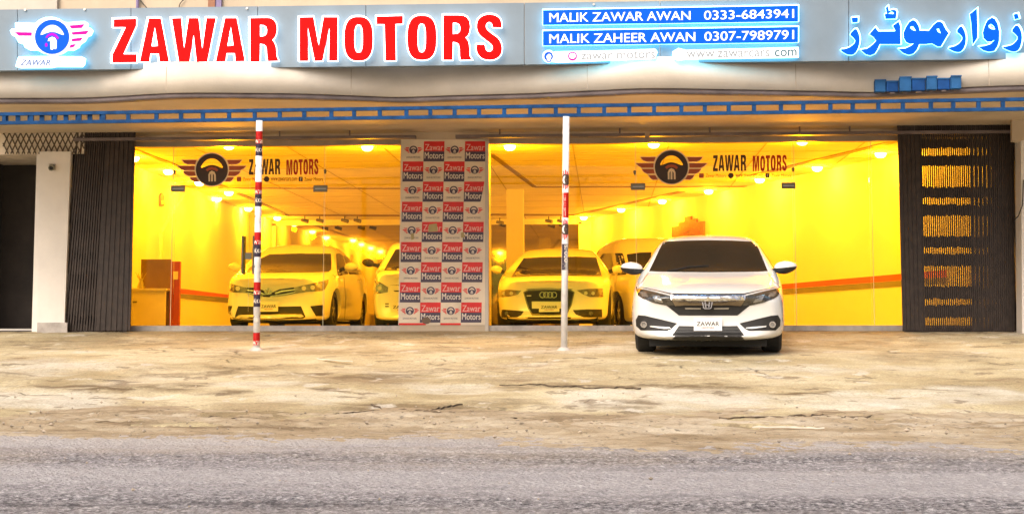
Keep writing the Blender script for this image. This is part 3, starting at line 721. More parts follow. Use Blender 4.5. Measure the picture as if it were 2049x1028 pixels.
# the frontage carries on past both ends of the picture
mb = MB(); mb.box((X(2120) - .02, -.4, -.3), (16, .0, ZS + .3)); bpart(mb, 'side_wall', 'plaster_white')
mb = MB(); mb.box((-16, -.4, -.3), (X(-45) - .8, .0, ZS + .3)); bpart(mb, 'side_wall', 'plaster_white')
# ------------------------------------------------------------------ illuminated signboard
SY = min(p.y for p in plan) + .10                      # front face of the board
def line_v(a, b, u): return a[1] + (b[1] - a[1]) * (u - a[0]) / (b[0] - a[0])
STOP = lambda u: line_v((0, 24), (1050, 10.5), u); SBOT = lambda u: line_v((0, 145), (2049, 121.5), u)
sgn = thing('signboard', 'long grey illuminated signboard reading ZAWAR MOTORS above the canopy', 'sign', (P(1024, 135, SY).x, SY, P(1024, 135, SY).z))
cuts = [-150, 42, 268, 520, 735, 1050, 1320, 1695, 2250]
for a, b in zip(cuts[:-1], cuts[1:]):
    mb = MB(); flat_px(mb, [[(a + .6, STOP(a)), (b - .6, STOP(b)), (b - .6, SBOT(b)), (a + .6, SBOT(a))]], SY + .12, .12)
    mb.build('board_panel', 'board_grey', sgn)
def backlit(name, loops, face, glow, g1=2.2, stand=.045, depth=.05, dyface=.004):
    """a raised letter: coloured face on a glowing acrylic body that stands off the board"""
    mb = MB(); y1 = SY - stand; y0 = y1 - depth
    flat_px(mb, loops, y0, dyface); o = link(name, fixn(mb.mesh(name)), face, sgn)
    body = [loops[0]] + list(loops[1:]); body = grow(body, g1)
    mb = MB(); flat_px(mb, body, y1, depth - .001); link(name + '_body', fixn(mb.mesh(name)), glow, o)
    return o
z1 = lambda p: Zs(p, 220, 20, 6.026); z2 = lambda p: Zs(p, 590, 20, 4.765); z3 = lambda p: Zs(p, 1680, 10, 5.553)
LET = [
 [z1([(45, 115), (320, 108), (318, 195), (165, 535), (325, 535), (325, 635), (30, 640), (30, 540), (190, 212), (45, 212)])],
 [z1([(470, 103), (615, 103), (715, 628), (600, 628), (588, 530), (490, 530), (475, 628), (360, 628)]), z1([(542, 212), (578, 437), (503, 440)])],
 [z1([(745, 103), (860, 100), (895, 465), (950, 100), (1070, 100), (1115, 470), (1165, 100), (1280, 100), (1175, 628), (1045, 628), (1010, 300), (962, 628), (832, 628)])],
 [z1([(1388, 100), (1530, 100), (1630, 622), (1515, 625), (1505, 525), (1408, 525), (1395, 625), (1275, 628)]), z1([(1458, 208), (1490, 430), (1418, 437)])],
 [z1([(1690, 100), (1900, 97), (1940, 102), (1975, 122), (2000, 155), (2013, 200), (2014, 250), (2003, 300), (1985, 340), (1958, 362), (1985, 400), (2003, 450), (2008, 500), (2012, 560), (2035, 618), (1905, 622), (1897, 580), (1893, 520), (1890, 470), (1878, 435), (1850, 418), (1812, 412), (1808, 628), (1695, 630)]), z1([(1812, 185), (1860, 188), (1885, 208), (1895, 245), (1890, 285), (1872, 310), (1845, 320), (1812, 322)])],
 [z2([(45, 72), (178, 70), (228, 340), (275, 70), (410, 70), (408, 488), (325, 488), (330, 172), (265, 488), (190, 490), (125, 172), (130, 490), (45, 490)])],
 [z2(ell(608, 278, 137, 210, 40, 2.7)), z2(ell(608, 276, 40, 133, 28, 2.8))],
 [z2([(780, 65), (1030, 58), (1030, 135), (960, 138), (965, 485), (865, 488), (855, 140), (782, 140)])],
 [z2(ell(1212, 268, 139, 212, 40, 2.7)), z2(ell(1210, 270, 39, 136, 28, 2.8))],
 [z2([(1415, 52), (1560, 52), (1610, 57), (1645, 75), (1665, 110), (1673, 160), (1665, 215), (1650, 248), (1628, 265), (1652, 295), (1663, 340), (1667, 390), (1668, 440), (1690, 478), (1580, 480), (1573, 440), (1571, 370), (1562, 330), (1540, 313), (1508, 308), (1505, 480), (1415, 480)]), z2([(1508, 125), (1545, 128), (1568, 142), (1578, 170), (1574, 205), (1555, 226), (1508, 232)])],
 [chaikin(z2([(1972, 160), (1972, 172), (1962, 172), (1895, 170), (1885, 168), (1880, 132), (1855, 116), (1827, 130), (1819, 165), (1838, 198), (1895, 240), (1940, 272), (1970, 320), (1978, 380), (1962, 438), (1915, 473), (1852, 482), (1792, 470), (1747, 432), (1730, 382), (1732, 340), (1732, 332), (1742, 332), (1802, 332), (1812, 334), (1820, 382), (1846, 402), (1876, 395), (1889, 362), (1878, 332), (1820, 288), (1770, 250), (1740, 208), (1732, 150), (1745, 95), (1790, 57), (1850, 44), (1910, 52), (1955, 82), (1972, 125)]), 2)]]
for i, l in enumerate(LET): backlit('letter', l, 'sign_red', 'glow_white', 1.6)
for q_ in ([(778, 66), (858, 63.5), (858, 139), (781, 140)], [(962, 60), (1031, 58), (1031, 136), (962, 138)]):     # dim arms of the T
    mb = MB(); flat_px(mb, [z2(q_)], SY - .1, .0045); link('letter_dim_arm', fixn(mb.mesh('letter_dim_arm')), 'sign_red_dim', sgn)
URD = [
 [z3([(132, 145), (205, 140), (203, 195), (140, 200)])],
 [chaikin(z3([(178, 255), (210, 310), (226, 380), (215, 460), (190, 520), (150, 560), (90, 558), (30, 525), (3, 495), (70, 490), (130, 462), (182, 408), (150, 365), (108, 330)]), 1)],
 [z3([(535, 12), (548, 70), (590, 55), (625, 62), (634, 90), (625, 157), (510, 160), (500, 105), (525, 100), (512, 35)]), z3([(540, 100), (575, 78), (605, 92), (595, 105)])],
 [z3([(655, 185), (675, 240), (678, 440), (445, 440), (420, 500), (390, 545), (340, 566), (290, 552), (230, 500), (310, 485), (370, 440), (405, 400), (375, 360), (328, 330), (395, 250), (430, 297), (610, 295), (620, 290), (590, 235)])],
 [z3([(815, 168), (850, 188), (880, 240), (890, 288), (990, 290), (1040, 225), (1085, 190), (1115, 188), (1145, 205), (1180, 275), (1213, 315), (1125, 465), (1085, 465), (1025, 430), (960, 440), (885, 440), (860, 500), (820, 545), (770, 560), (710, 540), (650, 490), (730, 485), (790, 457), (825, 430), (785, 438), (740, 418), (712, 370), (710, 310), (735, 250), (770, 195)]), z3([(785, 245), (815, 240), (848, 290), (815, 285), (790, 265)]), z3([(1078, 270), (1100, 265), (1125, 320), (1090, 300)])],
 [chaikin(z3([(1345, 225), (1385, 280), (1406, 360), (1400, 430), (1380, 490), (1345, 526), (1300, 530), (1250, 512), (1193, 478), (1270, 465), (1330, 430), (1370, 375), (1340, 330), (1293, 300)]), 1)],
 [z3([(1525, 40), (1532, 250), (1530, 370), (1478, 448), (1460, 200), (1445, 105)])],
 [z3([(1690, 142), (1725, 160), (1755, 210), (1775, 300), (1772, 400), (1755, 460), (1720, 515), (1660, 525), (1600, 510), (1540, 465), (1610, 458), (1670, 440), (1722, 390), (1690, 412), (1640, 412), (1600, 375), (1590, 310), (1610, 240), (1640, 175)]), z3([(1655, 230), (1680, 215), (1710, 235), (1728, 275), (1690, 272), (1660, 255)])],
 [z3([(1932, 108), (1978, 97), (1995, 155), (1945, 165)])],
 [chaikin(z3([(1967, 215), (2010, 270), (2029, 350), (2020, 430), (1995, 500), (1950, 526), (1890, 517), (1797, 470), (1870, 460), (1930, 440), (1987, 370), (1950, 325), (1905, 290)]), 1)]]
for l in URD: backlit('urdu_letter', l, 'sign_blue', 'glow_cyan', 1.0)
# winged wheel emblem at the left end
ze = lambda p: Zs(p, 15, 25, 8.567)
outl = ze([(160, 200), (180, 190), (500, 205), (580, 140), (680, 103), (790, 98), (900, 125), (1000, 185), (1060, 190), (1340, 170), (1385, 195), (1390, 240), (1370, 275), (1440, 285), (1475, 325), (1440, 400), (1380, 425), (1340, 500), (1255, 560), (1230, 610), (1150, 655), (1030, 660), (960, 710), (850, 740), (740, 738), (620, 705), (530, 655), (400, 655), (320, 610), (300, 560), (215, 530), (170, 440), (100, 395), (75, 330), (100, 300), (165, 300)])
em = backlit('emblem', [outl], 'sign_white', 'glow_cyan', .4)
EY = SY - .1
mb = MB()
cx, cy, rr = 765, 422, 295
T = lambda pts: ze([(cx + x * rr, cy - y * rr) for x, y in pts])
flat_px(mb, [T(l) for l in LOGO_RING], EY - .005, .004, 0)
for w in ([(120, 340), (418, 345), (412, 402), (190, 400)], [(1060, 228), (1320, 205), (1270, 270), (1095, 280)], [(1105, 342), (1395, 316), (1345, 378), (1108, 385)], [(1105, 455), (1295, 432), (1250, 490), (1100, 502)], [(1085, 555), (1175, 545), (1130, 598), (1055, 610)]):
    flat_px(mb, [ze(w)], EY - .005, .004, 1)
flat_px(mb, [ze([(650, 430), (690, 380), (765, 350), (830, 375), (885, 440), (860, 468), (820, 425), (765, 395), (710, 410), (675, 445)])], EY - .0095, .002, 2)
flat_px(mb, [ze(ell(665, 560, 22, 34, 14))], EY - .0095, .002, 2)
flat_px(mb, [ze([(692, 500), (705, 450), (765, 422), (815, 440), (845, 490), (840, 620), (815, 635), (795, 620), (795, 490), (786, 490), (785, 635), (760, 645), (738, 635), (735, 500), (715, 490)])], EY - .0095, .003, 3)
link('emblem_print', fixn(mb.mesh('emblem_print')), ['sign_blue', 'sign_magenta', 'sign_purple', 'sign_white'], em)
cap = backlit('emblem_caption', [ze([(215, 775), (740, 765), (1290, 775), (1345, 800), (1330, 900), (1290, 940), (850, 938), (760, 955), (240, 960), (170, 940), (185, 870)])], 'sign_white', 'glow_cyan', .4)
mb = MB(); text_px(mb, 'ZAWAR', *ze([(250, 808), (755, 815), (735, 908), (215, 912)]), EY - .005, .002, .03)
link('caption_text', mb.mesh('caption_text'), 'text_blue', cap)
mb = MB(); text_px(mb, 'M', *ze([(845, 830), (915, 830), (905, 885), (835, 885)]), EY - .005, .002, .0)
link('caption_text', mb.mesh('caption_text'), 'text_grey', cap)
# two blue name strips and the white contact line
zt = lambda p: Zs(p, 1050, 0, 3.415)
for (q, rows) in (([(124, 72), (1868, 40), (1868, 150), (124, 174)], [('MALIK ZAWAR AWAN', [(168, 92), (1132, 78), (1132, 138), (168, 154)]), ('0333-6843941', [(1225, 76), (1840, 64), (1840, 124), (1225, 138)])]),
                  ([(124, 214), (1868, 185), (1868, 292), (124, 314)], [('MALIK ZAHEER AWAN', [(168, 236), (1165, 222), (1165, 284), (168, 298)]), ('0307-7989791', [(1228, 220), (1840, 207), (1840, 270), (1228, 282)])])):
    st_ = backlit('name_strip', [zt(q)], 'sign_blue', 'glow_cyan', .7)
    for s_, qq in rows:
        mb = MB(); text_px(mb, s_, *zt(qq), EY - .0055, .004, .016); link('strip_text', mb.mesh('strip_text'), 'sign_white', st_)
w1 = backlit('contact_strip', [zt([(205, 360), (560, 352), (890, 342), (905, 362), (890, 405), (620, 415), (230, 430), (185, 425), (180, 375)])], 'sign_white', 'glow_cyan', .4)
w2 = backlit('contact_strip', [zt([(1010, 360), (1050, 336), (1100, 350), (1866, 330), (1868, 396), (1100, 408), (1050, 418), (1010, 398)])], 'sign_white', 'glow_cyan', .4)
w3 = backlit('contact_strip', [zt(ell(164, 390, 40, 40, 24))], 'sign_white', 'glow_cyan', .4)
mb = MB(); text_px(mb, 'zawar motors', *zt([(385, 362), (890, 348), (890, 398), (385, 408)]), EY - .005, .002, .012); link('strip_text', mb.mesh('strip_text'), 'text_grey', w1)
mb = MB(); flat_px(mb, [zt(ell(326, 385, 31, 31, 24)), zt(ell(326, 383, 23, 21, 20))], EY - .005, .002); link('round_icon', fixn(mb.mesh('round_icon')), 'sign_magenta', w1)
mb = MB(); text_px(mb, 'www.zawarcars', *zt([(1105, 352), (1672, 343), (1672, 388), (1105, 396)]), EY - .005, .002, .012); link('strip_text', mb.mesh('strip_text'), 'text_grey', w2)
mb = MB(); text_px(mb, 'com', *zt([(1708, 343), (1858, 338), (1858, 383), (1708, 388)]), EY - .005, .002, .03); link('strip_text', mb.mesh('strip_text'), 'text_teal', w2)
mb = MB(); flat_px(mb, [zt(ell(163, 387, 31, 31, 24)), zt([(148, 424), (150, 398), (146, 388), (154, 375), (166, 368), (178, 375), (182, 388), (178, 400), (178, 424)])], EY - .005, .002); link('round_icon', fixn(mb.mesh('round_icon')), 'sign_blue', w3)
# small bullet lamps on top of the board
for i, (u, v) in enumerate(((50, 20), (169, 19), (494, 17), (1188, 9))):
    mb = MB(); p = P(u, v, SY - .02); mb.tube(p, p + Vector((0, .08, .0)), .016, n=10); mb.tube(p + Vector((0, .06, 0)), p + Vector((0, .06, -.06)), .008, n=8)
    mb.build('board_clip', 'steel', sgn)

# ------------------------------------------------------------------ poles
def ground_hit(u, v):
    d = ray(u, v); t = 4.0
    while t < 60:
        p = CAM + d * t
        if p.z <= zg(p.y): return p
        t += .01
    return p
pb1 = ground_hit(513, 700); pb2 = ground_hit(1128.5, 700)
PY = (pb1.y + pb2.y) / 2
def pole(name, base, top, r, label):
    t = thing(name, label, 'pole', base, 'canopy poles')
    base = Vector((base.x, base.y, base.z - .06))
    mb = MB(); mb.tube(base, top, r, n=28); mb.build('shaft', 'pole_white', t, True)
    mb = MB(); mb.tube(base + Vector((0, 0, .03)), base + Vector((0, 0, .095)), r * 2.9, r * 1.25, n=20); mb.build('base_mortar', 'sill_stone', t)
    return t
t1 = P(519, 248, PY - .02); t1.z += .04; t2 = P(1133, 240, PY - .02); t2.z += .04
polr = thing('x', 'x', 'x'); bpy.data.objects.remove(polr)
pole1 = pole('printed_pole', pb1, t1, .042, 'white pole wrapped in red, black and white printed bands in front of left glass')
pole2 = pole('printed_pole', pb2, t2, .041, 'plain white pole with a short printed wrap, in front of right glass')
def cyl_map(base, top, r):
    ax = (top - base); L = ax.length; ax.normalize(); back = Vector((0, 1, 0)); x = ax.cross(back).normalized() * -1
    x = Vector((1, 0, 0)); x = (x - ax * x.dot(ax)).normalized(); y = ax.cross(x).normalized()   # y points away from the street
    def f(s, h, rr=r):  # s metres around, h metres up the axis
        a = s / r; return base + ax * h + x * math.sin(a) * rr - y * math.cos(a) * rr
    return f
def pole_h(base, top, v):   # height along the axis for a photo row
    best = min((abs(pix(base.lerp(top, t))[1] - v), t) for t in [i / 800 for i in range(801)]); return best[1] * (top - base).length
def band(f, h0, h1, r, mb, mi, n=28, a0=-math.pi, a1=math.pi, rr=None):
    rr = rr or r * 1.012; v = []; 
    for i in range(n + 1):
        a = a0 + (a1 - a0) * i / n
        v += [f(a * r, h0, rr), f(a * r, h1, rr), f(a * r, h0, r * .99), f(a * r, h1, r * .99)]
    fs = []
    for i in range(n):
        o = 4 * i; fs += [(o, o + 4, o + 5, o + 1), (o + 1, o + 5, o + 7, o + 3), (o + 2, o, o + 1, o + 3) if i == 0 else (o, o + 1, o + 5, o + 4), (o + 2, o + 6, o + 4, o)]
    mb.add(v, fs, mi)
r1 = .042; f1 = cyl_map(pb1, t1, r1)
def wrap_text(mb, f, s, s0, s1, h0, h1, r, mi, bold=.02, vert=False):
    def F(a, b, k=1.03):
        return f(s0 + (s1 - s0) * a, h0 + (h1 - h0) * b, r * k) if not vert else f(s1 - (s1 - s0) * b, h0 + (h1 - h0) * a, r * k)
    text_map(mb, s, lambda a, b: F(a, b, 1.03), lambda a, b: F(a, b, .99), bold, mi)
def wrap_loops(mb, f, loops, s0, h0, k, r, mi, rot=False):
    def F(x, y, kk):
        if rot: x, y = -y, x
        return f(s0 + x * k, h0 + y * k, r * kk)
    prism(mb, loops, lambda x, y: F(x, y, 1.026), lambda x, y: F(x, y, .99), mi)
def dense(l, n=3): return [ext(l[i], l[(i + 1) % len(l)], j / n) for i in range(len(l)) for j in range(n)]
for k, v0 in enumerate((263, 364, 464.5, 564.5, 665)):
    sc = 1.0
    hr, hn, hw = pole_h(pb1, t1, v0), pole_h(pb1, t1, v0 + 25), pole_h(pb1, t1, v0 + 49.5 if k < 4 else v0 + 25)
    mb = MB(); hr0 = max(hr - (hr - hn), .03)
    band(f1, hn, hr, r1, mb, 0)
    wrap_text(mb, f1, 'Zawar', -.17, .10, hn + .004, hn + .075, r1, 2)
    mb.build('printed_band', ['print_red', 'print_navy', 'print_white', 'decal_dark'], pole1)
    if k < 4:
        mb = MB(); band(f1, hw, hn, r1, mb, 1); wrap_text(mb, f1, 'Motors', -.155, .13, hn - .105, hn - .03, r1, 2)
        mb.build('printed_band', ['print_red', 'print_navy', 'print_white', 'decal_dark'], pole1); mb = MB()
        hc = pole_h(pb1, t1, v0 + 72)
        wrap_loops(mb, f1, [dense(LOGO_RING[0]), LOGO_RING[1]], .012, hc, .062, r1, 3)
        wrap_loops(mb, f1, [dense(l) for l in LOGO_WINGS[4:5]], .012, hc, .062, r1, 0)
        for wng in LOGO_WINGS[5:8]: wrap_loops(mb, f1, [dense(wng)], .012, hc, .062, r1, 0)
        wrap_loops(mb, f1, [LOGO_M[0]], .012, hc, .062, r1, 2)
        mb.build('printed_logo', ['print_red', 'print_navy', 'print_white', 'decal_dark'], pole1)
r2 = .041; f2 = cyl_map(pb2, t2, r2)
mb = MB(); H = lambda v: pole_h(pb2, t2, v)
def logo_wrap(hc):
    wrap_loops(mb, f2, [dense(LOGO_RING[0]), LOGO_RING[1]], .004, hc, .115 * .62, r2, 3, True)
    for w in LOGO_WINGS: wrap_loops(mb, f2, [dense(w)], .004, hc, .115 * .55, r2, 0, True)
    wrap_loops(mb, f2, [LOGO_M[0]], .004, hc, .115 * .6, r2, 2, True)
PM2 = ['print_red', 'print_navy', 'print_white', 'decal_dark', 'print_pink']
for hh in (360, 459): mb = MB(); logo_wrap(H(hh)); mb.build('printed_logo', PM2, pole2)
mb = MB()
band(f2, H(436), H(386), r2, mb, 0, a0=-.6, a1=2.4); band(f2, H(436), H(386), r2, mb, 2, a0=-2.4, a1=-.62)
wrap_text(mb, f2, 'Zawar', -.055, .005, H(434), H(388), r2, 4, .02, True)
mb.build('printed_band', PM2, pole2); mb = MB()
band(f2, H(540), H(488), r2, mb, 1, a0=-1.0, a1=2.4); wrap_text(mb, f2, 'Motors', -.03, .045, H(537), H(490), r2, 2, .02, True)
mb.build('printed_band', ['print_red', 'print_navy', 'print_white', 'decal_dark', 'print_pink'], pole2)

# ------------------------------------------------------------------ blue lattice truss under the canopy
tr = thing('lattice_truss', 'blue steel lattice truss spanning above the forecourt on two poles', 'truss', P(1024, 235, PY))
TT = lambda u: line_v((0, 226), (2049, 196), u); TB = lambda u: line_v((0, 248), (2049, 220), u)
ua, ub = -260, 2320
for fn, nm in ((TT, 'top_chord'), (TB, 'bottom_chord')):
    a, b = P(ua, fn(ua) + (3 if fn is TT else -1.5), PY), P(ub, fn(ub) + (3 if fn is TT else -1.5), PY)
    mb = MB(); mb.bar(a, b, .045, .042); mb.build(nm, 'truss_blue', tr)
posts = [u for u in range(-40, 2100, 50)]
for i, u in enumerate(posts):
    u += random.uniform(-4, 4)
    a, b = P(u, TT(u) + 3, PY), P(u, TB(u) - 1.5, PY)
    mb = MB(); mb.bar(a, b, .05, .03, up=(0, 1, 0)); mb.build('truss_post', 'truss_blue', tr)
for s in range(0, 9):            # little upright tabs at the left end
    u = 12 + s * 24; a, b = P(u, TT(u) + 3, PY + .02), P(u, TB(u) - 2, PY + .02)
    mb = MB(); mb.bar(a, b, .06, .02, up=(0, 1, 0)); mb.build('truss_tab', 'truss_blue', tr)
# seven blue boxes on the fascia edge
bx = [(500, 620, 170, 290), (622, 752, 178, 284), (754, 882, 140, 282), (884, 1028, 150, 274), (1030, 1145, 133, 268), (1147, 1278, 150, 262), (1280, 1392, 128, 258)]
wd = ['leftmost', 'second', 'third', 'fourth, middle', 'fifth', 'sixth', 'rightmost']
for i, (x0, x1, y0, y1) in enumerate(bx):
    (u0, v0), (u1, v1) = Zs([(x0, y0), (x1, y1)], 1650, 130, 5.135)
    k = min(range(len(plan)), key=lambda q_: abs(pix(plan[q_])[0] - (u0 + u1) / 2)); yb = plan[k].y - .005
    t = thing('fascia_box', f'{wd[i]} of seven small blue boxes fixed along the canopy edge at right', 'box', P((u0 + u1) / 2, v1, yb), 'blue boxes on the canopy edge')
    a, b = P(u0, v0, yb), P(u1, v1, yb); dp = .10 if i % 2 == 0 else .07
    mb = MB(); mb.box((a.x + .004, yb - dp, b.z), (b.x - .004, yb, a.z)); o = mb.build('box_body', 'box_blue' if i % 2 == 0 else 'box_blue_dark', t)
    bv = o.modifiers.new('b', 'BEVEL'); bv.width = .01; bv.segments = 2
    mb = MB(); mb.box((a.x, yb - dp - .008, a.z - .012), (b.x, yb - dp + .02, a.z + .006)); mb.build('box_lid', 'box_blue', t)
    mb = MB(); mb.box((a.x + .05, yb - .05, b.z - .02), (b.x - .05, yb - .02, b.z + .004)); mb.build('box_bracket', 'drip_dark', t)

# ------------------------------------------------------------------ folding gates
def gate(name, label, uts, ubs, vt, vb, Y, npick, zones, Yd=.02):
    t = thing(name, label, 'gate', P((ubs[0] + ubs[1]) / 2, vb, Y), 'folding steel gates')
    for i in range(npick):
        s = i / (npick - 1); u0 = uts[0] + (uts[1] - uts[0]) * s; u1 = ubs[0] + (ubs[1] - ubs[0]) * s
        a, b = P(u0, vt, Y + (i % 2) * .012), P(u1, vb - 1, Y + (i % 2) * .012); b.z = max(b.z, zg(Y) + .01)
        mb = MB(); w = zones(s); mb.bar(a, b, w, Yd, up=(0, 1, 0)); mb.build('gate_upright', 'gate_bar', t)
    return t
def straps(t, uts, ubs, vt, vb, Y, n, rows, fill):
    mb = MB()
    for (v0, v1) in rows:
        for i in range(n):
            s = (i + .5) / n; j = fill(s)
            for sg in (-1, 1):
                def at(v, ds):
                    k = (v - vt) / (vb - vt); ss = min(1, max(0, s + ds)); ut = uts[0] + (uts[1] - uts[0]) * ss; ub_ = ubs[0] + (ubs[1] - ubs[0]) * ss
                    return P(ut + (ub_ - ut) * k, v, Y + .024 + .008 * sg)
                e0, e1 = random.uniform(-2, 2), random.uniform(-2, 2)
                mb.bar(at(v0 + e0, -sg * .45 / n), at(v1 + e1, sg * .45 / n), j, .006, up=(0, 1, 0))
    o = mb.build('gate_straps', 'gate_black', t); o['kind'] = 'stuff'; return o
zgx = lambda y: 220 + y / 2.1425
uts, ubs = (1799, 2027), (1810, 2029)
g2 = gate('folding_gate', 'black folding steel gate with lit slits, bunched beside the right pillar', uts, ubs, 240, 666, -.34, 54, lambda s: .055 if s < .17 else (.021 if s < .62 else .026))
rows = [(zgx(a), zgx(b)) for a, b in ((40, 88), (127, 163), (197, 238), (332, 376), (407, 453), (542, 588), (617, 668), (757, 808), (837, 888), (935, 960))]
straps(g2, uts, ubs, 240, 666, -.34, 54, rows, lambda s: .03)
uts, ubs = (158, 268), (118, 257)
g1 = gate('folding_gate', 'dark folding steel gate bunched between white pillar and left glass', uts, ubs, 245, 662, -.36, 26, lambda s: .055 if s > .55 else .024)
straps(g1, uts, ubs, 245, 662, -.36, 20, [(zgx(a), zgx(b)) for a, b in ((150, 260), (350, 395), (430, 470), (560, 610), (640, 700), (770, 880), (920, 950))], lambda s: .05)
# expanded-metal grille above the left doorway
lg = thing('lattice_grille', 'cream diamond lattice grille above the dark doorway at far left', 'grille', P(85, 305, -.42))
vt, vb = 248, 308
mb = MB(); a, b = P(-30, vt, -.36), P(168, vb, -.36); mb.box((a.x, -.36, b.z), (b.x, -.34, a.z)); mb.build('grille_backing', 'mesh_cream', lg)
mat('mesh_wire', (0.13, 0.10, 0.07), 0.6, metal=0.3)
for i in range(-2, 17):
    for sg in (1, -1):
        u = 2 + i * 11.2
        pts = []
        for v in (vt, vb):
            uu = u + sg * (v - (vt + vb) / 2) * .47; pts.append((uu, v))
        (ua_, va_), (ub_, vb_) = pts
        lo, hi = 6, 168
        def clip(p, q):
            (x0, y0), (x1, y1) = p, q
            if x0 < lo: y0 += (y1 - y0) * (lo - x0) / (x1 - x0); x0 = lo
            if x0 > hi: y0 += (y1 - y0) * (hi - x0) / (x1 - x0); x0 = hi
            return x0, y0
        p, q = pts
        if max(p[0], q[0]) < lo or min(p[0], q[0]) > hi: continue
        p2, q2 = clip(p, q), clip(q, p)
        if abs(p2[1] - q2[1]) < 3: continue
        mb = MB(); mb.bar(P(*p2, -.375 - .008 * sg), P(*q2, -.375 - .008 * sg), .016, .012, up=(0, 1, 0)); mb.build('lattice_strip', 'mesh_wire', lg)

# ------------------------------------------------------------------ glass fronts with their fittings and stickers
def storefront(label, us, uleft, uright):
    t = thing('storefront', label, 'glass front', (X((uleft + uright) / 2), 0, ZG0))
    us = [uleft] + us + [uright]
    for a, b in zip(us[:-1], us[1:]):
        mb = MB(); mb.box((X(a) + .004, 0, ZG0 - .002), (X(b) - .004, .012, ZG1 + .004)); mb.build('glass_pane', 'shop_glass', t)
    return t
gf1 = storefront('left glass shop front with steering wheel sticker and steel door handles', [348, 498, 650], 256, 804)
gf2 = storefront('right glass shop front with steering wheel sticker, behind the parked white car', [1127, 1272, 1588, 1742], 977, 1952)
mat('glass_edge', (0.75, 0.72, 0.45), 0.2, var=0.05)
def seam(gf, u, v0=278, v1=652, w=.007):
    mb = MB(); a, b = P(u, v0, -.003), P(u - (2 if u < 1024 else -2) * .4, v1, -.003); b.x = a.x; mb.bar((a.x, .006, ZG1), (a.x, .006, ZG0), w, .014, up=(0, 1, 0)); mb.build('glass_edge', 'glass_edge', gf)
for u in (348, 650): seam(gf1, u)
for u in (1272, 1588, 1742): seam(gf2, u)
def fitting(gf, u0, v0, u1, v1, m='steel_dark'):
    mb = MB(); a, b = P(u0, v0, -.012), P(u1, v1, -.012); mb.box((a.x, -.014, b.z), (b.x, -.0, a.z)); o = mb.build('patch_fitting', m, gf)
    mb = MB(); mb.box((a.x + .03, -.018, (a.z + b.z) / 2 - .008), (b.x - .02, -.0135, (a.z + b.z) / 2 + .008)); mb.build('fitting_slot', 'steel', o)
fitting(gf1, 342, 371, 370, 384); fitting(gf1, 627, 371, 655, 384)
fitting(gf2, 1262, 367, 1291, 380); fitting(gf2, 1563, 365, 1592, 378)
def knob(gf, u, v):
    mb = MB(); a = P(u, v, -.01); mb.tube((a.x, -.03, a.z), (a.x, .03, a.z), .022, n=14); mb.tube((a.x, -.03, a.z - .03), (a.x, .02, a.z - .03), .016, n=12); mb.build('glass_lock', 'steel_dark', gf)
knob(gf1, 651, 342); knob(gf1, 349, 343); knob(gf2, 1270, 344); knob(gf2, 1587, 338)
for u in (486, 508):
    mb = MB(); a, b = P(u, 472, -.06), P(u, 548, -.06)
    for off in (-.06, .07): mb.tube((a.x, off, a.z), (a.x, off, b.z), .018, n=12)
    for z in (a.z - .08, b.z + .08): mb.tube((a.x, -.06, z), (a.x, .07, z), .01, n=8)
    mb.build('door_handle', 'steel_dark', gf1)
mb = MB(); a = P(497, 512, -.02); mb.box((a.x - .05, -.03, a.z - .05), (a.x + .05, 0, a.z + .05)); o = mb.build('door_lock', 'steel_dark', gf1)
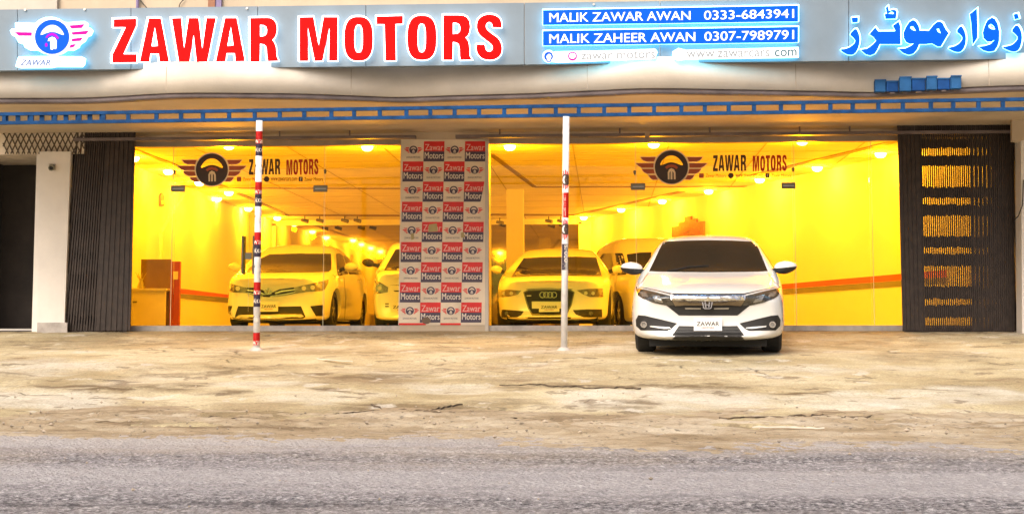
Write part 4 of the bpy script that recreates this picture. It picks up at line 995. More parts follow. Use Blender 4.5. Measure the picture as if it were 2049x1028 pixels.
def glass_sticker(gf, cx, cy, rad, tx0, tx1, ty0, ty1, sx0, sx1, slope=0.0):
    S_ = lambda l: [(cx + x * rad, cy - y * rad + slope * x * rad) for x, y in l]
    mb = MB(); GYs = -.002
    flat_px(mb, [S_(ell(0, 0, 1.07, 1.07, 40)), S_(ell(0, 0, 1.0, 1.0, 40))], GYs, .001, 2)
    flat_px(mb, [S_(l) for l in LOGO_RING], GYs, .0015, 0)
    for w in LOGO_WINGS: flat_px(mb, [S_(w)], GYs, .0015, 1)
    for w in LOGO_WINGS: flat_px(mb, [S_(grow([w], .035)[0]), S_(w)], GYs, .0008, 2)
    flat_px(mb, [S_(LOGO_ARC[0])], GYs - .002, .001, 1); flat_px(mb, [S_(LOGO_M[0])], GYs - .002, .0012, 3)
    link('logo_sticker', fixn(mb.mesh('logo_sticker')), ['decal_dark', 'decal_orange', 'decal_pale', 'decal_pale'], gf)
    mid0 = tx0 + (tx1 - tx0) * .455; mid1 = tx0 + (tx1 - tx0) * .54
    mb = MB()
    def word(ls, x0, x1, mi):
        pts = [p for l in ls for lp in l for p in lp]; a0, a1 = min(p[0] for p in pts), max(p[0] for p in pts); b0, b1 = min(p[1] for p in pts), max(p[1] for p in pts)
        fm = lambda p: (x0 + (p[0] - a0) / (a1 - a0) * (x1 - x0), ty0 + (p[1] - b0) / (b1 - b0) * (ty1 - ty0) + slope * (x0 - tx0))
        for l in ls: flat_px(mb, [[fm(p) for p in lp] for lp in l], GYs, .0015, mi)
    word(LET[:5], tx0, mid0, 0); word(LET[5:], mid1, tx1, 1)
    o = link('name_sticker', fixn(mb.mesh('name_sticker')), ['decal_dark', 'decal_red'], gf)
    mb = MB(); w = sx1 - sx0; y0, y1 = ty1 + 4, ty1 + 13
    bq = lambda f0, f1, a, b: [(sx0 + w * f0, a), (sx0 + w * f1, a), (sx0 + w * f1, b), (sx0 + w * f0, b)]
    flat_px(mb, [bq(0, .05, y0, y1)], GYs, .0015, 1); text_px(mb, 'Zawar Motors', *bq(.07, .29, y0 + 1, y1 - 1), GYs, .0012, .02, 2)
    flat_px(mb, [ell(sx0 + w * .345, (y0 + y1) / 2, 5.6, 5.6, 18)], GYs, .0015, 0)
    text_px(mb, 'www.zawarcars.com', *bq(.395, .70, y0 + 1.5, y1 - 1), GYs, .0012, .02, 0)
    flat_px(mb, [bq(.72, .765, y0, y1)], GYs, .0015, 0); text_px(mb, 'f', *bq(.735, .752, y0 + 1, y1 - 1), GYs - .0016, .001, .02, 3); text_px(mb, 'Zawar Motors', *bq(.785, 1.0, y0 + 1, y1 - 1), GYs, .0012, .02, 0)
    mb.build('contact_sticker', ['decal_dark', 'decal_orange', 'decal_orange', 'decal_pale'], gf)
glass_sticker(gf1, 424, 339.5, 32, 498, 637, 318, 350, 474, 646)
glass_sticker(gf2, 1343.5, 334.5, 33.2, 1426.5, 1574, 310, 343, 1399, 1583)

# ------------------------------------------------------------------ chequered banner on the pier
BY = -.095
bn = thing('chequered_banner', 'tall vinyl banner chequered with red, navy and logo squares on the centre pier', 'banner', P(885, 648, BY))
BQ = quad_px((807, 283), (972, 283), (963, 645), (799, 645))
mb = MB(); q = [P(*p, BY) for p in ((803, 280), (976, 280), (972, 650), (798, 650))]
flat_px(mb, [[(803, 279), (976, 280), (971, 650), (797, 650)]], BY, .004); link('vinyl_sheet', fixn(mb.mesh('vinyl_sheet')), 'vinyl_white', bn)
mb = MB(); flat_px(mb, [[(798, 646), (852, 646), (852, 650), (798, 650)]], BY - .004, .002); flat_px(mb, [[(881, 646), (922, 646), (922, 650), (881, 650)]], BY - .004, .002); link('red_border', fixn(mb.mesh('red_border')), 'print_red', bn)
c00 = P(807, 645, BY)
for r_ in range(9):
    for c_ in range(4):
        def TQ(s, t, r_=r_, c_=c_): return BQ((c_ + s) / 4, 1 - (r_ + 1 - t) / 9)
        mb = MB(); Yt = BY - .0045
        def Fq(l): return [TQ(*p) for p in l]
        if (r_ + c_) % 2:
            cutx = .82 if (r_, c_) == (2, 3) else 1.0
            flat_px(mb, [Fq([(0, .5), (cutx + (1 - cutx) * .5, .5), (min(1, cutx + .16), 1), (0, 1)])], Yt, .002, 0)
            flat_px(mb, [Fq([(0, 0), (cutx, 0), (cutx + (1 - cutx) * .5, .498), (0, .498)])], Yt, .002, 1)
            text_px(mb, 'Zawar', *[TQ(*p) for p in ((.06, .86), (.95, .86), (.95, .55), (.06, .55))], Yt - .0022, .001, .03, 3)
            text_px(mb, 'Motors', *[TQ(*p) for p in ((.05, .46), (.96, .46), (.96, .14), (.05, .14))], Yt - .0022, .001, .03, 2)
            nm = 'name_square'
        else:
            S2 = lambda l: [TQ(.5 + x * .2, .58 + y * .2) for x, y in l]
            flat_px(mb, [S2(l) for l in LOGO_RING], Yt, .002, 1)
            for w in LOGO_WINGS: flat_px(mb, [S2([(x * 1.08, y) for x, y in w])], Yt, .002, 0)
            flat_px(mb, [S2([(x * 1.2, y * 1.2 + .1) for x, y in LOGO_M[0]])], Yt - .0022, .001, 2)
            text_px(mb, 'ZAWAR MOTORS', *[TQ(*p) for p in ((.16, .25), (.84, .25), (.84, .16), (.16, .16))], Yt, .002, .0, 1)
            nm = 'logo_square'
        link(nm, mb.mesh(nm), ['print_red', 'print_navy', 'print_white', 'print_pink'], bn)
for i, q_ in enumerate(([(858, 449), (874, 447), (876, 463), (857, 464)], [(822, 468), (828, 466), (829, 478), (823, 480)], [(922, 466), (928, 464), (930, 474), (923, 476)])):
    mb = MB(); flat_px(mb, [q_], BY - .008, .002); link('tape_patch', fixn(mb.mesh('tape_patch')), 'tape_tan', bn)
mb = MB(); flat_px(mb, [ell(853, 641, 9, 7, 16)], BY - .008, .002); link('tear_hole', fixn(mb.mesh('tear_hole')), 'desk_brown', bn)

# ------------------------------------------------------------------ ceiling lights
lamp_spots = [('front', [(458, 288), (735, 291), (1020, 290), (1308, 285), (1605, 279)]),
              ('right wall', [(1762, 305), (1635, 333), (1520, 357), (1418, 380), (1325, 400), (1243, 417), (1168, 433)]),
              ('left wall', [(268, 313), (337, 340), (399, 363), (435, 395), (458, 383), (497, 415), (555, 434)])]
ordn = ['first', 'second', 'third', 'fourth', 'fifth', 'sixth', 'seventh']
def ceiling_lamp(p, label, group, watts):
    t = thing('ceiling_light', label, 'ceiling light', (p.x, p.y, ZC), group)
    mb = MB(); mb.tube((p.x, p.y, ZC - .016), (p.x, p.y, ZC + .002), .105, .115, n=24); mb.build('lamp_ring', 'lamp_trim', t)
    mb = MB()
    for r0, r1_, h0, h1 in ((.088, .085, .015, .045), (.085, .070, .045, .070), (.070, .04, .070, .086)): mb.tube((p.x, p.y, ZC - h0), (p.x, p.y, ZC - h1), r0, r1_, n=20, cap=(h1 > .08))
    mb.build('lamp_diffuser', 'lamp_face', t, True)
    ld = bpy.data.lights.new('lamp_light', 'AREA'); ld.shape = 'DISK'; ld.size = .16; ld.energy = watts; ld.color = (1.0, .40, .0); ld.spread = R(170)
    lo = bpy.data.objects.new('lamp_light', ld); COL.objects.link(lo); lo.location = (p.x, p.y, ZC - .092); attach(lo, t)
    ld = bpy.data.lights.new('bulb_light', 'POINT'); ld.shadow_soft_size = .05; ld.energy = watts * 3.6; ld.color = (1.0, .39, .0)
    lo = bpy.data.objects.new('bulb_light', ld); COL.objects.link(lo); lo.location = (p.x, p.y, ZC - .16); attach(lo, t)
WATT = 14.0
for row, pts in lamp_spots:
    for i, (u, v) in enumerate(pts):
        p = G(u, v, ZC)
        lab = f'{ordn[i]} warm round ceiling light from the left in the row just inside the glass' if row == 'front' else f'{ordn[i]} warm round ceiling light from the street along the {row}'
        ceiling_lamp(p, lab, 'warm ceiling lights', WATT * (1.0 if row != 'front' else 1.7))
# spotlights on the track at the back
for i, (u, v) in enumerate(((610, 436), (640, 436), (690, 436), (715, 436), (1000, 440), (1098, 437), (1122, 437))):
    p = G(u, v - 4, ZC); t = thing('track_spotlight', f'{ordn[i]} small dark track spotlight from the left under the rear ceiling', 'spotlight', (p.x, p.y, ZC), 'track spotlights')
    mb = MB(); mb.tube((p.x, p.y, ZC), (p.x, p.y, ZC - .07), .012, n=8); mb.build('stem', 'black_plastic', t)
    mb = MB(); mb.tube((p.x - .08, p.y, ZC - .10), (p.x + .09, p.y - .06, ZC - .14), .035, .05, n=14); mb.build('spot_head', 'steel_dark', t)

# ------------------------------------------------------------------ small fixtures
def cctv(p, label, face):
    t = thing('security_camera', label, 'camera', p)
    mb = MB(); mb.box((p.x - .05, p.y - .02, p.z - .05), (p.x + .05, p.y, p.z + .05)); mb.build('mount_plate', 'plaster_white', t)
    mb = MB(); mb.tube(p + Vector((0, -.02, 0)), p + Vector((.02, -.10, -.02)), .05, .045, n=16); mb.build('camera_body', face, t)
    mb = MB(); mb.tube(p + Vector((.02, -.101, -.02)), p + Vector((.022, -.106, -.02)), .03, n=16); mb.build('lens', 'black_plastic', t)
cctv(P(105, 335, GY - .1), 'small security camera on the white pillar at left', 'steel_dark')
pw = onplane(1664, 335, rp, rn); t = thing('security_camera', 'small security camera inside at the top of the right wall', 'camera', pw)
mb = MB(); mb.tube(pw, pw - rn * .14, .03, n=12); mb.build('camera_body', 'steel_dark', t)
mb = MB(); mb.tube(pw - rn * .14, pw - rn * .15 + Vector((0, -.01, 0)), .02, n=12); mb.build('lens', 'black_plastic', t)
# stepped poster on the right wall
zp = lambda p: Zs(p, 960, 230, 3.415)
q = zp([(1325, 835), (1325, 765), (1370, 758), (1370, 735), (1412, 728), (1412, 697), (1455, 690), (1455, 715), (1492, 708), (1492, 733), (1540, 726), (1540, 835)])
t = thing('wall_poster', 'brown stepped wall panel above the white car roof on the right wall', 'wall panel', onplane(1380, 470, rp, rn))
mb = MB(); prism(mb, [q], lambda u, v: onplane(u, v, rp, rn) - rn * .05, lambda u, v: onplane(u, v, rp, rn) - rn * .005); link('panel_board', fixn(mb.mesh('b')), 'poster_brown', t)
mb = MB(); prism(mb, [zp([(1375, 815), (1400, 780), (1450, 765), (1500, 785), (1525, 815)]), zp([(1410, 812), (1450, 785), (1490, 812)])], lambda u, v: onplane(u, v, rp, rn) - rn * .058, lambda u, v: onplane(u, v, rp, rn) - rn * .051); link('panel_motif', fixn(mb.mesh('b')), 'decal_orange', t)
# plaque on left wall
t = thing('wall_plaque', 'small brown plaque hanging on the left wall near the glass edge', 'plaque', onplane(322, 412, lp, ln))
mb = MB(); prism(mb, [[(318, 412), (318, 392), (320, 388), (322, 386), (325, 390), (326, 394), (326, 412)]], lambda u, v: onplane(u, v, lp, ln) - ln * .03, lambda u, v: onplane(u, v, lp, ln) - ln * .002); link('plaque_board', fixn(mb.mesh('p')), 'poster_brown', t)
mb = MB(); prism(mb, [[(319.5, 409), (319.5, 401), (324.5, 401), (324.5, 409)]], lambda u, v: onplane(u, v, lp, ln) - ln * .036, lambda u, v: onplane(u, v, lp, ln) - ln * .031); link('plaque_face', fixn(mb.mesh('p')), 'decal_pale', t)
# reception desk behind the left glass
DY = 1.15
zd = lambda p: Zs(p, 250, 480, 5.41)
t = thing('reception_desk', 'cream and brown reception desk with red end post behind the left glass', 'desk', Vector((X(300, DY), DY, 0)))
def dpart(name, pts, Y, d, m):
    mb = MB(); flat_px(mb, [zd(pts)], Y, d); return link(name, fixn(mb.mesh(name)), m, t)
mb = MB(); a, b = P(262, 577, DY), P(333, 577, DY); mb.box((a.x - .6, DY - .04, 0), (b.x, DY, a.z - .03)); mb.build('front_panel', 'desk_cream', t)
mb = MB(); mb.box((a.x - .6, DY - .07, a.z - .03), (b.x + .02, DY + .45, a.z)); mb.build('counter_top', 'desk_cream', t)
mb = MB(); a, b = P(284, 519, DY + .5), P(343, 524, DY + .5); mb.box((a.x, DY + .46, 0), (b.x, DY + .5, a.z)); mb.build('back_panel', 'desk_brown', t)
mb = MB(); a, b = P(341, 523, DY - .02), P(360, 523, DY - .02); mb.box((a.x, DY - .02, 0), (b.x, DY + .06, a.z)); o = mb.build('end_post', 'desk_red', t)
mb = MB(); a, b = P(347, 543, DY - .022), P(356, 559, DY - .022); mb.box((a.x, DY - .028, b.z), (b.x, DY - .021, a.z)); mb.build('paper_label', 'desk_cream', o)
mb = MB(); a = P(270, 604, DY - .05); mb.box((a.x - .03, DY - .06, a.z - .012), (a.x + .03, DY - .04, a.z + .012)); mb.build('drawer_pull', 'steel_dark', t)
pz = P(282, 570, DY + .2)
t = thing('glass_vase', 'small clear vase standing on the reception desk', 'vase', (pz.x, pz.y, P(262, 577, DY).z))
zz = P(262, 577, DY).z
mb = MB()
prof = [(.05, 0), (.06, .03), (.045, .09), (.03, .13), (.04, .17)]
for (r0, h0), (r1_, h1) in zip(prof[:-1], prof[1:]): mb.tube((pz.x, pz.y, zz + h0), (pz.x, pz.y, zz + h1), r0, r1_, n=14, cap=(h0 == 0))
mb.build('vase_body', 'steel', t)
mb = MB()
for k in range(7): mb.bar((pz.x, pz.y, zz + .12), (pz.x + random.uniform(-.08, .08), pz.y + random.uniform(-.05, .05), zz + random.uniform(.2, .27)), .012, .004)
mb.build('stems', 'tape_tan', t)
# ------------------------------------------------------------------ cars
def eval_mesh(o):
    dg = bpy.context.evaluated_depsgraph_get(); dg.update()
    return bpy.data.meshes.new_from_object(o.evaluated_get(dg), depsgraph=dg)
def body_mesh(rows, bow, rbow, W, L, wheels, sub=2, well=True):
    """rows: y, zbot, wbot, wmax, zmax, wbelt, zbelt, wtop, zedge, ztop (half widths); lofted, smoothed, arches cut"""
    mb = MB(); ring = []
    for (y, zb, wb, wm, zm, wl, zl, wt, ze, zt) in rows:
        half = [(0, zb), (wb * .6, zb), (wb, zb + .015), (wm * .985, zb + .10), (wm, zm), (wl * .5 + wm * .5, zl * .62 + zm * .38), (wl, zl), (wt + (wl - wt) * .12, ze - (ze - zl) * .16), (wt * .96, ze + .004), (wt * .55, ze + (zt - ze) * .75), (0, zt)]
        ring.append([(x, y, z) for x, z in half] + [(-x, y, z) for x, z in reversed(half[1:-1])])
    n = len(ring[0]); v = []
    for r in ring:
        for (x, y, z) in r:
            k = abs(x) / (W / 2)
            y2 = y + bow * k ** 3.0 * max(0, 1 - y / 1.3) - rbow * k ** 2.4 * max(0, 1 - (L - y) / 1.2)
            v.append((x, y2, z))
    f = []
    for i in range(len(ring) - 1):
        for j in range(n): f.append((i * n + j, i * n + (j + 1) % n, (i + 1) * n + (j + 1) % n, (i + 1) * n + j))
    h = n // 2
    for base, rev in ((0, False), ((len(ring) - 1) * n, True)):
        for j in range(h):
            a, b = j, j + 1; c, d = (n - j - 1) % n if j + 1 < h else None, (n - j) % n
            q = [a, b, (n - b) % n, (n - a) % n]; q = list(dict.fromkeys(q))
            if len(q) >= 3: f.append(tuple(base + x for x in (q if rev else reversed(q))))
    mb.add(v, f); me = fixn(mb.mesh('body')); o = bpy.data.objects.new('tmp', me); COL.objects.link(o)
    ss = o.modifiers.new('s', 'SUBSURF'); ss.levels = sub; ss.render_levels = sub
    cuts = []
    if well:
        for (wx, wy, wz, wr) in wheels:
            cb = MB(); sx = math.copysign(1, wx); cb.tube((sx * .50, wy, wz), (sx * 1.3, wy, wz), wr, n=36)
            c = bpy.data.objects.new('cut', fixn(cb.mesh('c'))); COL.objects.link(c); cuts.append(c)
            b = o.modifiers.new('b', 'BOOLEAN'); b.object = c; b.operation = 'DIFFERENCE'; b.solver = 'EXACT'
    out = eval_mesh(o); out.polygons.foreach_set('use_smooth', [True] * len(out.polygons))
    for x in cuts + [o]: bpy.data.objects.remove(x)
    try: out.set_sharp_from_angle(angle=R(35))
    except Exception: pass
    return out
class Car:
    def __init__(s, name, label, rows, bow, rbow, W, L, axles, wr, tw, mw, group, paint='paint_white', track=None):
        s.t = thing(name, label, 'car', mw.to_translation(), group, mw.to_3x3()); s.mw = WM[s.t.name]; s.W = W
        tr_ = track or W / 2 - .15
        s.wheels = [(sx * tr_, y, wr, wr) for y in axles for sx in (-1, 1)]
        me = body_mesh(rows, bow, rbow, W, L, [(x, y, z, r * 1.13) for x, y, z, r in s.wheels])
        me.transform(s.mw); s.body = link('body', me, paint, s.t)
        me.calc_loop_triangles()
        s.bvh = BVHTree.FromPolygons([v.co.copy() for v in me.vertices], [tuple(t.vertices) for t in me.loop_triangles])
        # underside tub so that the arches are dark inside
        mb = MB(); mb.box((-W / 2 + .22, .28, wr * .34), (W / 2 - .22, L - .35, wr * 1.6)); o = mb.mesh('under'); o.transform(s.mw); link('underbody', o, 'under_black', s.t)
        for (x, y, z, r) in s.wheels: s.wheel(x, y, z, r, tw)
    def wheel(s, x, y, z, r, tw):
        sg = math.copysign(1, x); mb = MB(); n = 36
        prof = [(-tw / 2, r * .66), (-tw / 2, r * .90), (-tw * .36, r), (tw * .36, r), (tw / 2, r * .90), (tw / 2, r * .66)]
        v = [(x + p * sg, y + math.cos(2 * math.pi * i / n) * q, z + math.sin(2 * math.pi * i / n) * q) for i in range(n) for p, q in prof]; m = len(prof)
        f = [(i * m + j, ((i + 1) % n) * m + j, ((i + 1) % n) * m + j + 1, i * m + j + 1) for i in range(n) for j in range(m - 1)]
        mb.add(v, f); me = fixn(mb.mesh('tyre')); me.transform(s.mw); o = link('wheel', me, 'tyre', s.t)
        mb = MB(); xo = x + sg * tw * .40; xi = x + sg * tw * .10
        for (a, b, q) in ((xi, xo, r * .66),): 
            vv = [(p, y + math.cos(2 * math.pi * i / n) * q, z + math.sin(2 * math.pi * i / n) * q) for i in range(n) for p in (a, b)] + [(p, y + math.cos(2 * math.pi * i / n) * q * .9, z + math.sin(2 * math.pi * i / n) * q * .9) for i in range(n) for p in (a, b)]
            k = 2 * n; ff = []
            for i in range(n):
                j = (i + 1) % n; ff += [(2 * i, 2 * j, 2 * j + 1, 2 * i + 1), (k + 2 * i, k + 2 * i + 1, k + 2 * j + 1, k + 2 * j), (2 * i + 1, 2 * j + 1, k + 2 * j + 1, k + 2 * i + 1)]
            mb.add(vv, ff)
        for i in range(5):
            a = 2 * math.pi * i / 5 + .3
            for da in (-.13, .13):
                mb.bar((xo - sg * .01, y + math.cos(a) * r * .10, z + math.sin(a) * r * .10), (xo - sg * .012, y + math.cos(a + da) * r * .62, z + math.sin(a + da) * r * .62), .03, .022, up=(1, 0, 0))
        mb.tube((xo - sg * .04, y, z), (xo + sg * .003, y, z), r * .15, n=16); me = mb.mesh('rim'); me.transform(s.mw); link('rim', me, 'rim', o)
        mb = MB(); mb.tube((xi - sg * .01, y, z), (xi, y, z), r * .64, n=24); me = mb.mesh('disc'); me.transform(s.mw); link('brake_disc', me, 'car_black', o)
    def hit(s, u, v):
        d = ray(u, v); h = s.bvh.ray_cast(CAM, d)
        if h[0] is None:
            dd = (s.mw.to_translation() - CAM).length; h = s.bvh.find_nearest(CAM + d * dd)
            for _ in range(3):
                t = (h[0] - CAM).dot(d); h = s.bvh.find_nearest(CAM + d * t)
        p, n = h[0], h[1]
        if n.dot(d) > 0: n = -n
        return p, n
    def drape(s, name, loops, m, off=.004, thick=.012, edge=7.0, parent=None, flat=None, smooth=True):
        """lay an outline traced in the photo on the body's own surface, as a thin raised piece"""
        bm = bmesh.new()
        pts = [p for l in loops for p in l]; tris = tessellate_polygon([[Vector((p[0], p[1], 0)) for p in l] for l in loops])
        vs = [bm.verts.new((p[0], p[1], 0)) for p in pts]
        for t in tris:
            try: bm.faces.new([vs[i] for i in t])
            except ValueError: pass
        for _ in range(6):
            es = [e for e in bm.edges if e.calc_length() > edge]
            if not es: break
            bmesh.ops.subdivide_edges(bm, edges=es, cuts=1); bmesh.ops.triangulate(bm, faces=[f for f in bm.faces if len(f.verts) > 3])
        bd = [e for e in bm.edges if e.is_boundary]
        info = {}
        for v in bm.verts: info[v] = s.hit(v.co.x, v.co.y)
        front = list(bm.verts); bm.verts.index_update()
        ret = bmesh.ops.extrude_edge_only(bm, edges=bd)
        new = [g for g in ret['geom'] if isinstance(g, bmesh.types.BMVert)]
        old_of = {}
        for v in new:
            old_of[v] = min((o for o in front), key=lambda o: (o.co - v.co).length_squared)
        place = {}
        for v in front: p, n = info[v]; place[v] = p + n * off
        for v in new: p, n = info[old_of[v]]; place[v] = p - n * thick
        for v, p in place.items(): v.co = p
        bmesh.ops.recalc_face_normals(bm, faces=bm.faces)
        me = bpy.data.meshes.new(name); bm.to_mesh(me); bm.free()
        if smooth: me.polygons.foreach_set('use_smooth', [True] * len(me.polygons))
        try: me.set_sharp_from_angle(angle=R(40))
        except Exception: pass
        return link(name, me, m, parent or s.t)
    def plate(s, name, q, m, off=.03, th=.008, words=(), parent=None):
        """a flat plate: q is its outline in the photo, standing upright in front of the body"""
        c = Vector((sum(p[0] for p in q) / 4, sum(p[1] for p in q) / 4)); p0, n0 = s.hit(c.x, c.y)
        n = s.mw.to_3x3() @ Vector((0, -1, 0)); p0 = p0 + n * off
        A = lambda u, v: onplane(u, v, p0, n); F = lambda u, v: onplane(u, v, p0, n) + n * th
        mb = MB(); prism(mb, [q], F, A); o = link(name, fixn(mb.mesh(name)), m, parent or s.t)
        for (txt, (a, b, c_, d), mm, bold) in words:
            qq = quad_px(q[0], q[1], q[2], q[3]); k = quad_px(qq(a, b), qq(c_, b), qq(c_, d), qq(a, d))
            mb = MB(); text_map(mb, txt, lambda s_, t_: onplane(*k(s_, t_), p0, n) + n * (th + .0025), lambda s_, t_: onplane(*k(s_, t_), p0, n) + n * (th + .0002), bold)
            link('plate_text', mb.mesh('plate_text'), mm, o)
        return o
    def ringloc(s, name, u, v, r0, r1, m, depth=.01, off=.006, n=28, parent=None, sq=1.0):
        p, _ = s.hit(u, v); nn = s.mw.to_3x3() @ Vector((0, -1, 0)); p = p + nn * off
        px_ = (p - CAM).length / FPX; mb = MB(); A = s.mw.to_3x3()
        loops = [ell(0, 0, r1 * px_, r1 * px_ * sq, n)] + ([ell(0, 0, r0 * px_, r0 * px_ * sq, n)] if r0 else [])
        prism(mb, loops, lambda x, z: p + A @ Vector((x, -depth, z)), lambda x, z: p + A @ Vector((x, 0, z)))
        return link(name, fixn(mb.mesh(name)), m, parent or s.t)
    def mirror(s, side, c, size, two_tone=True, m='paint_white'):
        """door mirror: rounded housing, dark lower half, on a stalk; c = centre in the car's own frame"""
        cx, cy, cz = c; w, d, h = size; sx = side
        bm = bmesh.new(); bmesh.ops.create_uvsphere(bm, u_segments=20, v_segments=12, radius=1.0)
        for v in bm.verts:
            x, y, z = v.co; k = 1 - .28 * max(0, x * sx)       # tapers outwards
            zz = math.copysign(abs(z) ** .75, z)
            v.co = Vector((cx + x * w / 2, cy + y * d / 2 * k + abs(x) * .02, cz + zz * h / 2 * k + (x * sx) * .012))
        for f in bm.faces:
            f.smooth = True; f.material_index = 1 if two_tone and f.calc_center_median().z < cz + h * .02 else 0
        me = bpy.data.meshes.new('mirror'); bm.to_mesh(me); bm.free(); me.transform(s.mw)
        o = link('door_mirror', me, [m, 'car_black'], s.t)
        mb = MB(); mb.bar((cx - sx * w * .40, cy, cz - h * .2), (cx - sx * (w * .5 + .10), cy + .02, cz - h * .42), .06, .035, up=(0, 1, 0)); me = mb.mesh('stalk'); me.transform(s.mw); link('mirror_stalk', me, 'car_black', o)
        return o
def car_frame(u, v, z, yaw, tilt=0.0):
    """u, v: photo point on the ground under the middle of the front bumper"""
    p = P(u, v, z); p.z = 0.0          # z here: how far behind the glass
    return Matrix.Translation(p) @ Matrix.Rotation(yaw, 4, 'Z') @ Matrix.Rotation(tilt, 4, 'X')
def mir(l, c): return [(2 * c - x, y) for x, y in reversed(l)]
PLT = lambda k: [('ZAWAR', (.10, .70, .90, .38), 'car_black', .03), ('MOTORS', (.28, .31, .72, .17), 'decal_red', .0)]
CG = 'white cars for sale'

# ---- white saloon outside
LC, WC = 4.63, 1.80
civic_rows = [
 (.00, .25, .60, .70, .46, .66, .60, .54, .655, .672),
 (.06, .19, .76, .84, .46, .79, .645, .66, .690, .715),
 (.26, .17, .83, .905, .48, .86, .71, .74, .760, .790),
 (.70, .17, .84, .915, .52, .880, .785, .77, .830, .865),
 (1.10, .17, .84, .915, .55, .885, .85, .79, .895, .935),
 (1.36, .17, .84, .915, .56, .880, .895, .78, .945, .985),
 (1.62, .17, .84, .915, .56, .870, .930, .715, 1.10, 1.135),
 (1.98, .17, .84, .915, .57, .860, .950, .635, 1.30, 1.345),
 (2.25, .17, .84, .915, .57, .860, .955, .605, 1.365, 1.412),
 (2.80, .17, .84, .915, .57, .860, .970, .60, 1.375, 1.425),
 (3.35, .17, .84, .915, .58, .860, .985, .58, 1.320, 1.370),
 (3.90, .18, .83, .910, .60, .850, 1.00, .550, 1.180, 1.215),
 (4.30, .20, .81, .890, .62, .820, .99, .610, 1.050, 1.080),
 (4.55, .26, .72, .830, .62, .750, .92, .610, .980, 1.000),
 (4.63, .34, .62, .750, .62, .690, .86, .570, .920, .935)]
fw = ground_hit(1417.5, 703)                         # between the front wheels
fwd = Matrix.Rotation(YAW - R(8.2), 3, 'Z') @ Vector((0, 1, 0)); o_ = fw - fwd * .93; o_.z = zg(o_.y)
civ = Car('saloon_car', 'white saloon car parked outside on the forecourt, facing the road', civic_rows, .26, .3, WC, LC, (.93, 3.63), .325, .235, Matrix.Translation(o_) @ Matrix.Rotation(YAW - R(8.2), 4, 'Z') @ Matrix.Rotation(math.atan(SL), 4, 'X'), CG)
zv = lambda p: Zs(p, 1230, 450, 3.808)
CX = 1417.0
civ.drape('windscreen', [zv([(262, 352), (300, 275), (340, 190), (372, 130), (540, 120), (712, 117), (890, 120), (1072, 130), (1103, 200), (1137, 280), (1166, 352), (1080, 356), (712, 360), (340, 356)])], 'car_glass', .003)
civ.drape('wiper', [zv([(400, 352), (560, 318), (712, 312), (720, 317), (570, 325), (470, 350)])], 'car_black', .012)
def civ_pair(name, l, m, **k):
    a = civ.drape(name, [zv(l)], m, **k); b = civ.drape(name, [mir(zv(l), CX)], m, **k); return a, b
ha, hb = civ_pair('headlight', [(163, 470), (240, 481), (340, 505), (432, 530), (452, 556), (470, 612), (395, 612), (300, 592), (215, 562), (182, 540), (168, 505)], 'lamp_smoke', off=.006)
for par, mm in ((ha, 0), (hb, 1)):
    for l, m_ in (([(172, 476), (240, 488), (340, 512), (428, 535), (425, 543), (335, 521), (240, 497), (175, 485)], 'lamp_bright'), ([(190, 508), (240, 520), (262, 552), (215, 548)], 'lamp_clear'), ([(280, 532), (345, 548), (372, 590), (310, 580)], 'lamp_clear')):
        civ.drape('lamp_lens', [zv(l) if not mm else mir(zv(l), CX)], m_, off=.010, parent=par)
gr = civ.drape('grille', [zv([(436, 527), (988, 527), (1000, 560), (1030, 612), (935, 688), (489, 688), (394, 612), (424, 560)])], 'grille_black', .005)
civ.drape('chrome_bar', [zv([(428, 548), (712, 553), (996, 548), (985, 570), (962, 612), (880, 606), (712, 603), (544, 606), (462, 612), (439, 570)])], 'grille_bar', off=.020, parent=gr)
civ.drape('chrome_edge', [zv([(428, 546), (712, 551), (996, 546), (990, 560), (712, 563), (434, 560)])], 'chrome', off=.028, parent=gr)
civ.drape('grille_slat', [zv([(535, 629), (655, 631), (655, 640), (540, 640)])], 'steel', off=.012, parent=gr)
civ.drape('grille_slat', [zv([(757, 631), (872, 629), (867, 640), (757, 640)])], 'steel', off=.012, parent=gr)
# H emblem: frame and upright letter
p0, n0 = civ.hit(*zv([(705, 605)])[0]); nn = civ.mw.to_3x3() @ Vector((0, -1, 0)); p0 = p0 + nn * .035
A_ = lambda u, v: onplane(u, v, p0, nn); F_ = lambda u, v: onplane(u, v, p0, nn) + nn * .014
mb = MB(); prism(mb, [zv([(668, 574), (690, 569), (722, 569), (744, 574), (747, 590), (738, 632), (725, 640), (687, 640), (674, 632), (665, 590)]), zv([(676, 582), (706, 577), (736, 582), (737, 592), (731, 628), (722, 632), (690, 632), (681, 628), (675, 592)])], F_, A_)
prism(mb, [zv([(683, 584), (695, 582), (697, 603), (706, 606), (715, 603), (717, 582), (729, 584), (722, 628), (713, 628), (713, 612), (699, 612), (699, 628), (690, 628)])], F_, A_); link('emblem', fixn(mb.mesh('emblem')), 'chrome', gr)
fa, fb = civ_pair('fog_surround', [(163, 722), (182, 686), (230, 690), (350, 718), (474, 749), (432, 790), (400, 806), (200, 801), (166, 768)], 'grille_black', off=.005)
for par, mm in ((fa, 0), (fb, 1)):
    fl = lambda l: zv(l) if not mm else mir(zv(l), CX)
    civ.drape('fog_trim', [fl([(270, 767), (350, 774), (420, 781), (428, 790), (380, 792), (275, 777)])], 'lamp_bright', off=.016, parent=par)
    u, v = fl([(222, 757)])[0]
    civ.ringloc('fog_lamp', u, v, 0, 4.6, 'lamp_clear', .012, .012, parent=par); civ.ringloc('fog_lamp_ring', u, v, 4.3, 6.4, 'chrome', .016, .012, parent=par)
